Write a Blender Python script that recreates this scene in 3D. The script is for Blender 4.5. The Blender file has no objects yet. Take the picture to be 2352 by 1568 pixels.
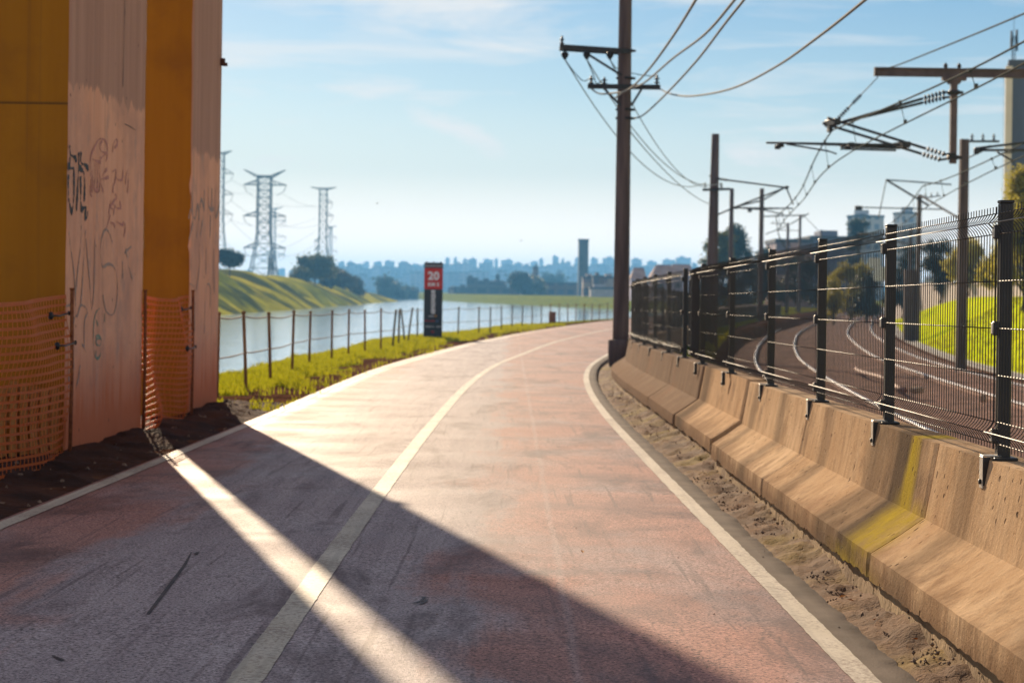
import bpy, math, random
import numpy as np
from mathutils import Vector, Matrix
from mathutils import noise as mnoise

# ------------------------------------------------------------ scene set-up
S = bpy.context.scene
COL = S.collection
EYE = 1.42
ROLL = math.radians(0.8)
SUN_EL = math.radians(20.0)
SUN_AZ = math.radians(-14.4)          # left of the view direction (+Y)

cam_d = bpy.data.cameras.new('camera')
cam = bpy.data.objects.new('camera', cam_d); COL.objects.link(cam)
cam.matrix_world = Matrix.Translation((0, 0, EYE)) @ Matrix.Rotation(math.radians(90), 4, 'X') @ Matrix.Rotation(ROLL, 4, 'Z')
cam_d.lens = 70.0; cam_d.sensor_width = 36.0; cam_d.sensor_fit = 'HORIZONTAL'
cam_d.shift_y = -(784.0 - 671.0) / 2352.0
cam_d.clip_start = 0.1; cam_d.clip_end = 20000
cam_d.dof.use_dof = True; cam_d.dof.focus_distance = 8.6; cam_d.dof.aperture_fstop = 5.0
S.camera = cam

S.view_settings.view_transform = 'Standard'
S.view_settings.look = 'None'
S.view_settings.exposure = 0.55
S.view_settings.gamma = 1.0
S.render.resolution_x = 1024; S.render.resolution_y = 682

sun_d = bpy.data.lights.new('sun', 'SUN')
sun_d.energy = 5.0; sun_d.angle = math.radians(0.5); sun_d.color = (1.0, 0.78, 0.54)
sun = bpy.data.objects.new('sun', sun_d); COL.objects.link(sun)
SUN_DIR = Vector((math.sin(SUN_AZ) * math.cos(SUN_EL), math.cos(SUN_AZ) * math.cos(SUN_EL), math.sin(SUN_EL)))
sun.rotation_euler = SUN_DIR.to_track_quat('Z', 'Y').to_euler()

SKY_STRENGTH = 0.10; SKY_SAT = 1.32; SKY_VAL = 0.55; OVERHEAD_COL = (3.1, 3.15, 3.7); HORIZON_COL = (16.0, 12.9, 10.3)
# ------------------------------------------------------------ node helpers
def nd(nt, t, **kw):
    n = nt.nodes.new(t)
    for k, v in kw.items(): setattr(n, k, v)
    return n
def setin(nt, n, key, v):
    if hasattr(v, 'is_linked') or isinstance(v, bpy.types.NodeSocket): nt.links.new(v, n.inputs[key])
    else:
        s = n.inputs[key]
        if s.type == 'RGBA' and len(v) == 3: v = (*v, 1)
        s.default_value = v
def coords(nt, kind='Object', scale=(1, 1, 1), rot=(0, 0, 0), loc=(0, 0, 0)):
    mp = nd(nt, 'ShaderNodeMapping')
    if kind == 'Object':                      # place every pattern by its position in the world, so that repeats differ
        tc = nd(nt, 'ShaderNodeNewGeometry'); nt.links.new(tc.outputs['Position'], mp.inputs[0])
    else:
        tc = nd(nt, 'ShaderNodeTexCoord'); nt.links.new(tc.outputs[kind], mp.inputs[0])
    mp.inputs['Scale'].default_value = scale; mp.inputs['Rotation'].default_value = rot; mp.inputs['Location'].default_value = loc
    return mp.outputs[0]
def noi(nt, vec, scale, detail=4, rough=.55, dist=0.0, out=0):
    n = nd(nt, 'ShaderNodeTexNoise'); setin(nt, n, 'Vector', vec)
    n.inputs['Scale'].default_value = scale; n.inputs['Detail'].default_value = detail
    n.inputs['Roughness'].default_value = rough; n.inputs['Distortion'].default_value = dist
    return n.outputs[out]
def vor(nt, vec, scale, out='Distance'):
    n = nd(nt, 'ShaderNodeTexVoronoi'); setin(nt, n, 'Vector', vec); n.inputs['Scale'].default_value = scale
    return n.outputs[out]
def ramp(nt, fac, stops, interp='LINEAR'):
    n = nd(nt, 'ShaderNodeValToRGB'); setin(nt, n, 'Fac', fac); cr = n.color_ramp; cr.interpolation = interp
    while len(cr.elements) < len(stops): cr.elements.new(.5)
    for e, (p, c) in zip(cr.elements, stops):
        e.position = p; e.color = (c, c, c, 1) if isinstance(c, (int, float)) else (*c, 1)
    return n.outputs[0]
def mixc(nt, fac, a, b, blend='MIX'):
    n = nd(nt, 'ShaderNodeMix', data_type='RGBA', blend_type=blend)
    setin(nt, n, 0, fac); setin(nt, n, 6, a); setin(nt, n, 7, b)
    return n.outputs[2]
def math_(nt, op, a, b=0.0, clamp=False):
    n = nd(nt, 'ShaderNodeMath', operation=op, use_clamp=clamp); setin(nt, n, 0, a); setin(nt, n, 1, b)
    return n.outputs[0]
def sep(nt, vec):
    n = nd(nt, 'ShaderNodeSeparateXYZ'); setin(nt, n, 0, vec); return n.outputs
def bump(nt, h, strength=.3, dist=.02, normal=None):
    n = nd(nt, 'ShaderNodeBump'); setin(nt, n, 'Height', h)
    n.inputs['Strength'].default_value = strength; n.inputs['Distance'].default_value = dist
    if normal is not None: nt.links.new(normal, n.inputs['Normal'])
    return n.outputs[0]
def newmat(name):
    m = bpy.data.materials.new(name); m.use_nodes = True
    nt = m.node_tree; b = nt.nodes['Principled BSDF']
    return m, nt, b
def pset(nt, b, **kw):
    names = dict(col='Base Color', rough='Roughness', metal='Metallic', normal='Normal', spec='Specular IOR Level', alpha='Alpha', emit='Emission Color', es='Emission Strength', ior='IOR', trans='Transmission Weight')
    for k, v in kw.items(): setin(nt, b, names[k], v)
def simple(name, ca, cb, scale=4, rough=.8, bs=.2, bscale=None, bd=.01, stretch=(1, 1, 1), metal=0.0, detail=5, spec=.3, lo=.35, hi=.65):
    m, nt, b = newmat(name)
    v = coords(nt, 'Object', stretch)
    f = noi(nt, v, scale, detail)
    pset(nt, b, col=mixc(nt, ramp(nt, f, [(lo, 0.), (hi, 1.)]), ca, cb), rough=rough, metal=metal, spec=spec)
    if bs: pset(nt, b, normal=bump(nt, noi(nt, v, bscale or scale * 6, 5), bs, bd))
    return m
def leafmat(name, ca, cb, cc, scale=.6, trans=.45):
    m, nt, b = newmat(name)
    v = coords(nt, 'Object'); f = noi(nt, v, scale, 3)
    f2 = noi(nt, v, scale * 9, 2)
    c = mixc(nt, ramp(nt, f, [(.35, 0.), (.65, 1.)]), ca, cb)
    c = mixc(nt, ramp(nt, f2, [(.52, 0.), (.7, .7)]), c, cc)
    pset(nt, b, col=c, rough=.6, spec=.25)
    tr = nd(nt, 'ShaderNodeBsdfTranslucent'); setin(nt, tr, 'Color', mixc(nt, .5, c, cc))
    mx = nd(nt, 'ShaderNodeMixShader'); mx.inputs[0].default_value = trans
    nt.links.new(b.outputs[0], mx.inputs[1]); nt.links.new(tr.outputs[0], mx.inputs[2])
    nt.links.new(mx.outputs[0], nt.nodes['Material Output'].inputs[0])
    return m

# ------------------------------------------------------------ sky
W = bpy.data.worlds.new('World'); S.world = W; W.use_nodes = True
wt = W.node_tree; bg = wt.nodes['Background']
sky = nd(wt, 'ShaderNodeTexSky', sky_type='NISHITA'); sky.sun_disc = False
sky.sun_elevation = SUN_EL; sky.sun_rotation = SUN_AZ
sky.altitude = 300; sky.air_density = 1.0; sky.dust_density = 0.2; sky.ozone_density = 3.0
hs = nd(wt, 'ShaderNodeHueSaturation'); wt.links.new(sky.outputs[0], hs.inputs['Color'])
hs.inputs['Saturation'].default_value = SKY_SAT; hs.inputs['Value'].default_value = SKY_VAL
gv = coords(wt, 'Generated')
sx, sy, sz = sep(wt, gv)
# thin high cloud: wisps tilted across the sky, and bands that thicken towards the horizon
cv = coords(wt, 'Generated', (3.2, 3.2, 17.0), (0.0, math.radians(20), 0.0), (.35, 0, .2))
c1 = noi(wt, cv, 1.7, 7, .55, .8)
cv2 = coords(wt, 'Generated', (5, 5, 40.0), (0.0, math.radians(4), 0.0), (2.1, .4, .9))
c2 = noi(wt, cv2, 1.5, 6, .55, .5)
cl = math_(wt, 'ADD', ramp(wt, c1, [(.53, 0.), (.70, .75)]), ramp(wt, c2, [(.45, 0.), (.66, .75)]), True)
# one brighter slanting wisp right of the columns
u_ = math_(wt, 'DIVIDE', sx, sy); w_ = math_(wt, 'DIVIDE', sz, sy)
wob = math_(wt, 'MULTIPLY', math_(wt, 'SUBTRACT', noi(wt, coords(wt, 'Generated', (30, 30, 60)), 1.0, 5, .6), .5), .022)
dist = math_(wt, 'ABSOLUTE', math_(wt, 'ADD', math_(wt, 'ADD', math_(wt, 'SUBTRACT', w_, .0775), math_(wt, 'MULTIPLY', math_(wt, 'ADD', u_, .024), .47)), wob))
along = math_(wt, 'ABSOLUTE', math_(wt, 'ADD', u_, .027))
wisp = math_(wt, 'MULTIPLY', ramp(wt, dist, [(0., 1.), (.0115, 0.)], 'EASE'), ramp(wt, along, [(.01, 1.), (.042, 0.)], 'EASE'))
wisp = math_(wt, 'MULTIPLY', wisp, math_(wt, 'GREATER_THAN', sy, 0.0))
cl = math_(wt, 'MAXIMUM', cl, wisp)
cl = math_(wt, 'MULTIPLY', cl, ramp(wt, sz, [(.0, 1.), (.12, .85), (.4, .4)]))
high = ramp(wt, sz, [(.17, 0.), (.4, .8)])          # bright cover above the frame, added to lift the fill light
cl = math_(wt, 'MAXIMUM', cl, high)
low = ramp(wt, sz, [(0.0, .97), (.03, .88), (.06, .55), (.10, .18), (.18, .0)])
cl = math_(wt, 'MAXIMUM', cl, low)
cloudcol = mixc(wt, ramp(wt, sz, [(0., 0.), (.06, 1.)]), HORIZON_COL, (6.4, 6.2, 6.0))
cloudcol = mixc(wt, ramp(wt, sz, [(.16, 0.), (.4, 1.)]), cloudcol, OVERHEAD_COL)
skc = mixc(wt, cl, hs.outputs[0], cloudcol)
setin(wt, bg, 'Color', skc); bg.inputs['Strength'].default_value = SKY_STRENGTH

# ------------------------------------------------------------ mesh helpers
ORG = {}
def tag(o, label=None, cat=None, group=None, kind=None):
    if label: o['label'] = label
    if cat: o['category'] = cat
    if group: o['group'] = group
    if kind: o['kind'] = kind
    return o
def thing(name, loc, label, cat, group=None):
    o = bpy.data.objects.new(name, None); COL.objects.link(o)
    o.location = loc; o.empty_display_size = .2; ORG[o.name] = Vector(loc)
    return tag(o, label, cat, group)
class MB:
    def __init__(s): s.v = []; s.f = []; s.sm = []; s.mi = []
    def add(s, vs, fs, smooth=False, mi=0):
        n = len(s.v); s.v += [tuple(p) for p in vs]
        for f in fs: s.f.append(tuple(i + n for i in f)); s.sm.append(smooth); s.mi.append(mi)
        return s
    def box(s, c, d, rot=None, mi=0, bev=0.0):
        hx, hy, hz = d[0] / 2, d[1] / 2, d[2] / 2
        if bev:
            bm_ = []
            b = min(bev, hx * .45, hy * .45, hz * .45)
            # chamfered box: octagonal rings in plan, inset at top and bottom
            def ring(ix, z):
                X, Y = hx - ix, hy - ix
                return [(-X + b, -Y, z), (X - b, -Y, z), (X, -Y + b, z), (X, Y - b, z), (X - b, Y, z), (-X + b, Y, z), (-X, Y - b, z), (-X, -Y + b, z)]
            vs = ring(b * .8, -hz) + ring(0, -hz + b) + ring(0, hz - b) + ring(b * .8, hz)
            fs = [tuple(range(7, -1, -1)), tuple(range(24, 32))]
            for r in range(3):
                for i in range(8):
                    fs.append((r * 8 + i, r * 8 + (i + 1) % 8, r * 8 + 8 + (i + 1) % 8, r * 8 + 8 + i))
        else:
            vs = [(x, y, z) for z in (-hz, hz) for y in (-hy, hy) for x in (-hx, hx)]
            fs = [(0, 2, 3, 1), (4, 5, 7, 6), (0, 1, 5, 4), (1, 3, 7, 5), (3, 2, 6, 7), (2, 0, 4, 6)]
        c = Vector(c)
        if rot is not None:
            q = rot if isinstance(rot, Matrix) else Matrix.Rotation(rot, 3, 'Z')
            vs = [q @ Vector(p) + c for p in vs]
        else: vs = [Vector(p) + c for p in vs]
        return s.add(vs, fs, False, mi)
    def tube(s, pts, r, n=6, cap=True, mi=0, smooth=True):
        pts = [Vector(p) for p in pts]; m = len(pts)
        rs = r if isinstance(r, (list, tuple)) else [r] * m
        up = None; vs = []
        for i, p in enumerate(pts):
            t = (pts[min(i + 1, m - 1)] - pts[max(i - 1, 0)])
            if t.length < 1e-9: t = Vector((0, 0, 1))
            t.normalize()
            if up is None: up = Vector((0, 1, 0)) if abs(t.y) < .8 else Vector((1, 0, 0))
            a = up - t * up.dot(t)
            if a.length < 1e-6: a = t.orthogonal()
            a.normalize(); b = t.cross(a); up = a
            for k in range(n):
                w = 2 * math.pi * k / n + math.pi / n
                vs.append(p + (a * math.cos(w) + b * math.sin(w)) * rs[i])
        fs = [(i * n + k, i * n + (k + 1) % n, (i + 1) * n + (k + 1) % n, (i + 1) * n + k) for i in range(m - 1) for k in range(n)]
        if cap: fs += [tuple(range(n - 1, -1, -1)), tuple(range((m - 1) * n, m * n))]
        return s.add(vs, fs, smooth and n > 4, mi)
    def bar(s, a, b, w, h, mi=0):
        """straight bar of section w (sideways) x h (upright-ish)"""
        a = Vector(a); b = Vector(b); t = (b - a); L = t.length; t.normalize()
        up = Vector((0, 0, 1)) if abs(t.z) < .95 else Vector((0, 1, 0))
        x = t.cross(up).normalized(); z = x.cross(t).normalized()
        M_ = Matrix((x, t, z)).transposed()
        return s.box((a + b) / 2, (w, L, h), M_, mi)
    def lathe(s, base, prof, n=12, mi=0, axis=None):
        base = Vector(base); vs = []
        q = Matrix.Identity(3) if axis is None else Vector(axis).normalized().to_track_quat('Z', 'Y').to_matrix()
        for (r, z) in prof:
            for k in range(n):
                w = 2 * math.pi * k / n
                vs.append(base + q @ Vector((r * math.cos(w), r * math.sin(w), z)))
        m = len(prof)
        fs = [(i * n + k, i * n + (k + 1) % n, (i + 1) * n + (k + 1) % n, (i + 1) * n + k) for i in range(m - 1) for k in range(n)]
        fs += [tuple(range(n - 1, -1, -1)), tuple(range((m - 1) * n, m * n))]
        return s.add(vs, fs, True, mi)
    def grid(s, P, smooth=True, mi=0):
        """P[row][col] points"""
        R, C_ = len(P), len(P[0])
        return s.add([p for r in P for p in r], [(i * C_ + j, i * C_ + j + 1, (i + 1) * C_ + j + 1, (i + 1) * C_ + j) for i in range(R - 1) for j in range(C_ - 1)], smooth, mi)
    def build(s, name, mats, parent=None):
        me = bpy.data.meshes.new(name)
        o = bpy.data.objects.new(name, me); COL.objects.link(o)
        if parent is not None:
            off = ORG[parent.name]; o.parent = parent; ORG[o.name] = off
            vs = [(p[0] - off.x, p[1] - off.y, p[2] - off.z) for p in s.v]
        else: vs = s.v; ORG[o.name] = Vector((0, 0, 0))
        me.from_pydata(vs, [], s.f)
        for m in (mats if isinstance(mats, (list, tuple)) else [mats]): me.materials.append(m)
        me.polygons.foreach_set('use_smooth', s.sm); me.polygons.foreach_set('material_index', s.mi)
        me.update()
        return o
def struct(name, mb, mats):
    return tag(mb.build(name, mats), kind='structure')

# ------------------------------------------------------------ layout functions
F_ = 4573.0
def at(px, py, d):
    """the point of the place seen at a 2352 px wide picture's pixel, d metres ahead"""
    u = (px - 1176.0) / F_; v = (671.0 - py) / F_
    c, s_ = math.cos(ROLL), math.sin(ROLL)
    return Vector(((u * c - v * s_) * d, d, EYE + (u * s_ + v * c) * d))
def gz(y): return -.006 * (max(min(y, 80.0), -50.0) - 8.0)
def pchip(pts):
    xs = np.array([p[0] for p in pts], float); ys = np.array([p[1] for p in pts], float)
    h = np.diff(xs); dl = np.diff(ys) / h
    m = np.zeros_like(xs); m[0] = dl[0]; m[-1] = dl[-1]
    for i in range(1, len(xs) - 1):
        m[i] = (dl[i - 1] * h[i] + dl[i] * h[i - 1]) / (h[i] + h[i - 1])
    def f(x):
        x = np.asarray(x, float)
        i = np.clip(np.searchsorted(xs, x) - 1, 0, len(h) - 1)
        t = (x - xs[i]) / h[i]
        lo = x < xs[0]; hi = x > xs[-1]
        r = (2 * t**3 - 3 * t**2 + 1) * ys[i] + (t**3 - 2 * t**2 + t) * h[i] * m[i] + (-2 * t**3 + 3 * t**2) * ys[i + 1] + (t**3 - t**2) * h[i] * m[i + 1]
        r = np.where(lo, ys[0] + (x - xs[0]) * m[0], r); r = np.where(hi, ys[-1] + (x - xs[-1]) * m[-1], r)
        return r
    return f
def sc(f): return lambda y: float(f(y))
pathL = pchip([(0, -3.08), (12, -3.03), (17.3, -2.95), (22.3, -2.88), (30, -2.84), (40, -2.72), (55, -2.09), (81, -.44), (109.6, 3.0), (134.7, 6.63), (165, 12.5), (200, 21)])
pathC = pchip([(0, -.92), (15, -.92), (23, -.86), (34.3, -.68), (45, -.28), (54, .31), (78.6, 2.16), (102, 5.03), (130, 9.3), (165, 16), (200, 25)])
pathR = pchip([(0, 1.34), (7, 1.31), (12, 1.26), (19, 1.20), (25, 1.18), (31, 1.24), (38, 1.44), (43.5, 1.72), (55, 2.67), (78, 5.0), (105, 8.8), (135, 13.6), (165, 20), (200, 29)])
fenceX = pchip([(0, 2.10), (16, 2.10), (25, 2.11), (33, 2.13), (36.5, 2.21), (40, 2.45), (43.5, 2.86), (48, 3.5), (56, 4.6), (78, 7.4), (105, 11.4), (120, 14.0)])
crestX = pchip([(-40, -6.5), (10, -5.6), (22, -5.3), (30, -4.95), (40, -5.0), (46, -5.0), (54, -4.75), (63, -4.6), (72, -4.6), (80, -4.2), (88, -2.6), (100, -1.1), (120, 1.4), (140, 5.4), (170, 13), (220, 25), (300, 36), (420, 40), (520, 31), (600, 16), (690, 0), (900, -33), (1300, -75), (2000, -140)])
oppX = pchip([(-60, -38), (285, -41), (600, -41), (750, -41.3), (800, -46), (860, -60), (1000, -100), (1500, -180), (2000, -240)])
oppTop = pchip([(-60, 5.5), (250, 6.6), (330, 6.3), (430, 5.3), (520, 4.2), (600, 3.2), (680, 2.2), (740, 1.2), (800, .3), (900, .3), (2000, .3)])
trk1 = pchip([(-10, 3.7), (10, 4.55), (20, 5.0), (30, 5.65), (38, 6.28), (45, 6.9), (57, 8.05), (71, 9.55), (83, 11.05), (96, 12.8), (107, 14.4), (126, 17.3), (146, 20.7), (177, 26.3), (233, 36.8), (300, 50), (440, 78), (700, 132)])
TD = 4.75
def trk(y, off):
    """x,y of a line offset sideways from the first track's centre"""
    x = float(trk1(y)); s_ = float(trk1(y + .5) - trk1(y - .5)); n = math.hypot(1, s_)
    return x + off / n, y - off * s_ / n
WATER = -2.55
def smooth(t): t = np.clip(t, 0, 1); return t * t * (3 - 2 * t)
def vnoise(x, y, k, seed=0.0):
    """cheap smooth pseudo-noise from summed sines, vectorised, about -1..1"""
    r = 0
    for i, (a, b, c) in enumerate([(1.0, .37, .3), (-.61, .93, 1.7), (.43, -1.31, 2.9), (1.71, .83, 4.1), (-1.9, 1.27, .9), (.21, 2.3, 5.2)]):
        r = r + np.sin(k * (a * x + b * y) * (1 + .13 * i) + c + seed * (i + 1)) / (1 + .35 * i)
    return r / 2.6
def height(x, y):
    x = np.asarray(x, float); y = np.asarray(y, float)
    g = -.006 * (np.clip(y, -50, 80) - 8)
    far = smooth((y - 300) / 300.0)
    g = g + far * .8
    cr = crestX(y); cr = cr + .18 * vnoise(x * .0, y, .9) + .1 * vnoise(x, y, 2.3)
    w = 3.2 + 4 * far
    s1 = x - cr
    h = g - .012 + .03 * vnoise(x, y, 1.7) * smooth((cr - x + 3) / 3) * 0 
    # railway hollow and the field beyond it
    t1 = trk1(y); sl = (trk1(y + .5) - trk1(y - .5)); off = (x - t1) / np.sqrt(1 + sl * sl)
    fx = fenceX(np.clip(y, 0, 118)) + np.where(y > 118, (y - 118) * .19, 0)
    hollow = smooth((x - fx - .3) / 1.0)
    h = h - .70 * hollow * (1 - smooth((y - 400) / 200))
    # the made ground of the path and gutter lies over a shallow tray
    h = h - .13 * smooth((x - pathL(y) - .02) / .12) * smooth((np.where(y < 72, fx - .1, pathR(y) + .12) - x) / .1) * (1 - smooth((y - 170) / 15))
    rise = smooth((off - (TD + 2.7)) / 6.0) * 2.6 + smooth((off - TD - 2.6) / 2.0) * .12
    h = h + rise * (1 - smooth((y - 420) / 250))
    # left: down the bank to the river bed
    t = smooth(-s1 / w)
    h = h * (1 - t) + (-3.3) * t
    # opposite bank
    ox = oppX(y); s2 = ox - x + 1.6 * vnoise(x, y, .11, 2.0) + .7 * vnoise(x, y, .33, 1.0)
    tt = np.clip(s2 / 21.0, 0, 1)
    top = oppTop(y)
    fold = vnoise(x * .22, y, .26, 3.0) * 1.9 + vnoise(x * .4, y, .66, 4.0) * .75
    ob = -3.3 + (top + 3.3) * (1 - (1 - tt) ** 1.5) + fold * np.sin(np.clip(tt * 1.1, 0, 1) * math.pi) * np.clip(top / 4, .1, 1.2)
    h = np.where(s2 > 0, np.maximum(ob, -3.3), h)
    # distant rising ground under the skyline
    d = np.sqrt(x * x + y * y)
    h = h + smooth((d - 1500) / 1700) * (16 + 7 * vnoise(x, y, .0021, 5.0))
    return h

# ------------------------------------------------------------ ground sheet
def ground_mesh():
    th = np.concatenate([np.linspace(-88, -19, 60, endpoint=False), np.linspace(-19, 19, 330, endpoint=False), np.linspace(19, 88, 61)])
    r = np.concatenate([[.6, 1.5, 3.0], np.geomspace(4.5, 120, 230, endpoint=False), np.geomspace(120, 900, 250, endpoint=False), np.geomspace(900, 12000, 60)])
    R_, T_ = np.meshgrid(r, np.radians(th), indexing='ij')
    X = R_ * np.sin(T_); Y = R_ * np.cos(T_)
    Z = height(X, Y)
    n, m = X.shape
    me = bpy.data.meshes.new('ground')
    vs = np.stack([X, Y, Z], -1).reshape(-1, 3)
    idx = np.arange(n * m).reshape(n, m)
    fs = np.stack([idx[:-1, :-1], idx[:-1, 1:], idx[1:, 1:], idx[1:, :-1]], -1).reshape(-1, 4)
    me.from_pydata(vs.tolist(), [], fs[:, ::-1].tolist())
    me.polygons.foreach_set('use_smooth', [True] * len(fs))
    x, y = X.ravel(), Y.ravel()
    # what grows where
    pl = pathL(y); dirt = np.zeros_like(x)
    edge = pl - x
    dirt = np.maximum(dirt, (1 - smooth((edge - .75 - .5 * vnoise(x, y, .9)) / .5)) * (edge > -.5))
    dirt = np.maximum(dirt, smooth((vnoise(x, y, .75, 3) - .35) / .3) * (edge > -.5) * (edge < 1.6))
    dirt = np.maximum(dirt, (1 - smooth((y - 25.5) / 1.5)) * (x < 1))
    t1 = trk1(y); sl = (trk1(y + .5) - trk1(y - .5)); off = (x - t1) / np.sqrt(1 + sl * sl)
    fx = fenceX(np.clip(y, 0, 118))
    rail = ((off > -2.6) & (off < TD + 3.0)) | ((x > fx) & (y < 44) & (off < TD + 3))
    dirt = np.where(rail & (y < 450), 1.0, dirt)
    opp = ((oppX(y) - x) > -2).astype(float)
    field = ((off > TD + 2.5) & (y < 300)).astype(float)
    d = np.hypot(x, y); far = smooth((d - 1300) / 500)
    for nm, a in (('dirt', dirt), ('opp', opp), ('far', far), ('field', field)):
        at_ = me.attributes.new(nm, 'FLOAT', 'POINT'); at_.data.foreach_set('value', a.astype(np.float32))
    me.update()
    o = bpy.data.objects.new('ground', me); COL.objects.link(o); ORG['ground'] = Vector((0, 0, 0))
    m_, nt, b = newmat('ground_cover')
    def attr(n_):
        a = nd(nt, 'ShaderNodeAttribute', attribute_name=n_); return a.outputs['Fac']
    v = coords(nt, 'Object')
    f1 = noi(nt, v, .9, 5, .6); f2 = noi(nt, v, 7, 4, .65); f3 = noi(nt, v, .16, 4, .6)
    near = mixc(nt, ramp(nt, f1, [(.35, 0.), (.65, 1.)]), (.19, .22, .010), (.36, .33, .016))
    near = mixc(nt, ramp(nt, f2, [(.46, 0.), (.66, .8)]), near, (.085, .11, .008))
    fld = mixc(nt, ramp(nt, f3, [(.35, 0.), (.65, 1.)]), (.54, .62, .004), (.70, .72, .008))
    fld = mixc(nt, ramp(nt, f1, [(.5, 0.), (.75, .35)]), fld, (.16, .2, .01))
    opc = mixc(nt, ramp(nt, f3, [(.38, 0.), (.6, 1.)]), (.34, .30, .010), (.60, .50, .016))
    opc = mixc(nt, ramp(nt, noi(nt, coords(nt, 'Object', (.22, 1, .5), (0, 0, .12)), .085, 6, .62), [(.49, 0.), (.57, .75)]), opc, (.05, .055, .018))  # dark stripes paint in the shade on the gully sides
    drt = mixc(nt, ramp(nt, f1, [(.35, 0.), (.65, 1.)]), (.075, .035, .02), (.17, .085, .05))
    farc = (.05, .06, .05)
    c = mixc(nt, attr('field'), near, fld)
    c = mixc(nt, attr('opp'), c, opc)
    c = mixc(nt, ramp(nt, math_(nt, 'ADD', attr('dirt'), math_(nt, 'MULTIPLY', math_(nt, 'SUBTRACT', f2, .5), .9)), [(.35, 0.), (.6, 1.)]), c, drt)
    c = mixc(nt, attr('far'), c, farc)
    pset(nt, b, col=c, rough=1.0, spec=.0)
    pset(nt, b, normal=bump(nt, noi(nt, v, 5, 6, .7), .8, .12, ))
    me.materials.append(m_)
    tag(o, kind='structure')
ground_mesh()

# ------------------------------------------------------------ river
mw, nt, b = newmat('river_water')
v = coords(nt, 'Object', (1, .45, 1))
h = math_(nt, 'ADD', noi(nt, v, 1.3, 3, .6), math_(nt, 'MULTIPLY', noi(nt, coords(nt, 'Object', (1, .3, 1)), .22, 3, .5), 1.2))
pset(nt, b, col=(.62, .82, 1.0), rough=.09, spec=.8, normal=bump(nt, h, .20, .25))
b.inputs['IOR'].default_value = 1.33; b.inputs['Metallic'].default_value = .7
mb = MB()
mb.add([(-700, -60, WATER), (60, -60, WATER), (60, 1500, WATER), (-700, 1500, WATER)], [(0, 1, 2, 3)])
struct('water', mb, mw)

# ------------------------------------------------------------ cycle path
def path_rows(y0=.5, y1=190):
    ys = list(np.arange(y0, 5, .25)) + list(np.arange(5, 16, .05)) + list(np.arange(16, 40, .2)) + list(np.arange(40, y1, 1.0)); return ys
ASPH = .19
def edge_wob(y): return .022 * mnoise.noise((y * 1.3, 11, 0)) + .016 * mnoise.noise((y * 4.1, 2, 0)) + .012 * mnoise.noise((y * 11, 5, 0)) + .009 * mnoise.noise((y * 29, 8, 0))
LIFT = .02
mb = MB(); rows = []; mrow = []
for y in path_rows():
    l = float(pathL(y)) - .06; r = float(pathR(y)) + ASPH + edge_wob(y); z = gz(y) + LIFT; r0 = float(pathR(y)) + .03
    row = [Vector((l - .03, y, z - .09))]
    for k in range(13): row.append(Vector((l + (r0 - l) * k / 12, y, z)))
    rows.append(row)
    mrow.append([Vector((r0, y, z)), Vector(((r0 + r) / 2, y, z - .002)), Vector((r, y, z - .004)), Vector((r + .012, y, z - .035)), Vector((r + .015, y, z - .13))])
mb.grid(rows); mb.grid(mrow, True, 1)
mr, nt, b = newmat('red_path_asphalt')
v = coords(nt, 'Object')
px, py, pz = sep(nt, v)
fine = noi(nt, v, 75, 3, .7)
pits = noi(nt, v, 160, 2, .6)
big = noi(nt, v, .55, 5, .6, .4)
band = noi(nt, coords(nt, 'Object', (.8, 1.0, 1), (0, 0, .3)), .9, 6, .66, .5)      # damp-looking transverse bands
streak = noi(nt, coords(nt, 'Object', (6.0, .28, 1)), 1.0, 5, .6, .2)    # wheel streaks along the way
red = mixc(nt, ramp(nt, big, [(.3, 0.), (.7, 1.)]), (.37, .175, .135), (.45, .25, .20))
red = mixc(nt, ramp(nt, band, [(.47, 0.), (.66, .85)]), red, (.15, .08, .068))
worn = mixc(nt, ramp(nt, streak, [(.3, 0.), (.7, 1.)]), (.42, .355, .345), (.28, .23, .232))
# the paint is worn to grey along the middle and in the left-hand lane
dx = math_(nt, 'ABSOLUTE', math_(nt, 'ADD', px, 1.15))
wm = math_(nt, 'SUBTRACT', 1.55, math_(nt, 'MULTIPLY', dx, 1.05))
wm = math_(nt, 'ADD', wm, math_(nt, 'MULTIPLY', math_(nt, 'SUBTRACT', big, .5), 1.5))
wm = math_(nt, 'ADD', wm, math_(nt, 'MULTIPLY', math_(nt, 'SUBTRACT', streak, .5), .9))
wmask = ramp(nt, wm, [(.30, 0.), (.62, .95)])
bl = ramp(nt, noi(nt, coords(nt, 'Object', (1, .45, 1), (0, 0, 0), (3.3, 1, 0)), .8, 6, .65, .3), [(.5, 0.), (.66, .6)])
c = mixc(nt, math_(nt, 'MAXIMUM', wmask, bl), red, worn)
# a lengthwise joint in the right-hand lane
jn = math_(nt, 'ABSOLUTE', math_(nt, 'ADD', math_(nt, 'SUBTRACT', px, .26), math_(nt, 'MULTIPLY', math_(nt, 'SUBTRACT', noi(nt, coords(nt, 'Object', (0, 1, 0)), .5, 3), .5), .06)))
c = mixc(nt, ramp(nt, jn, [(.006, .35), (.03, 0.)]), c, (.45, .36, .33))
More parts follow.
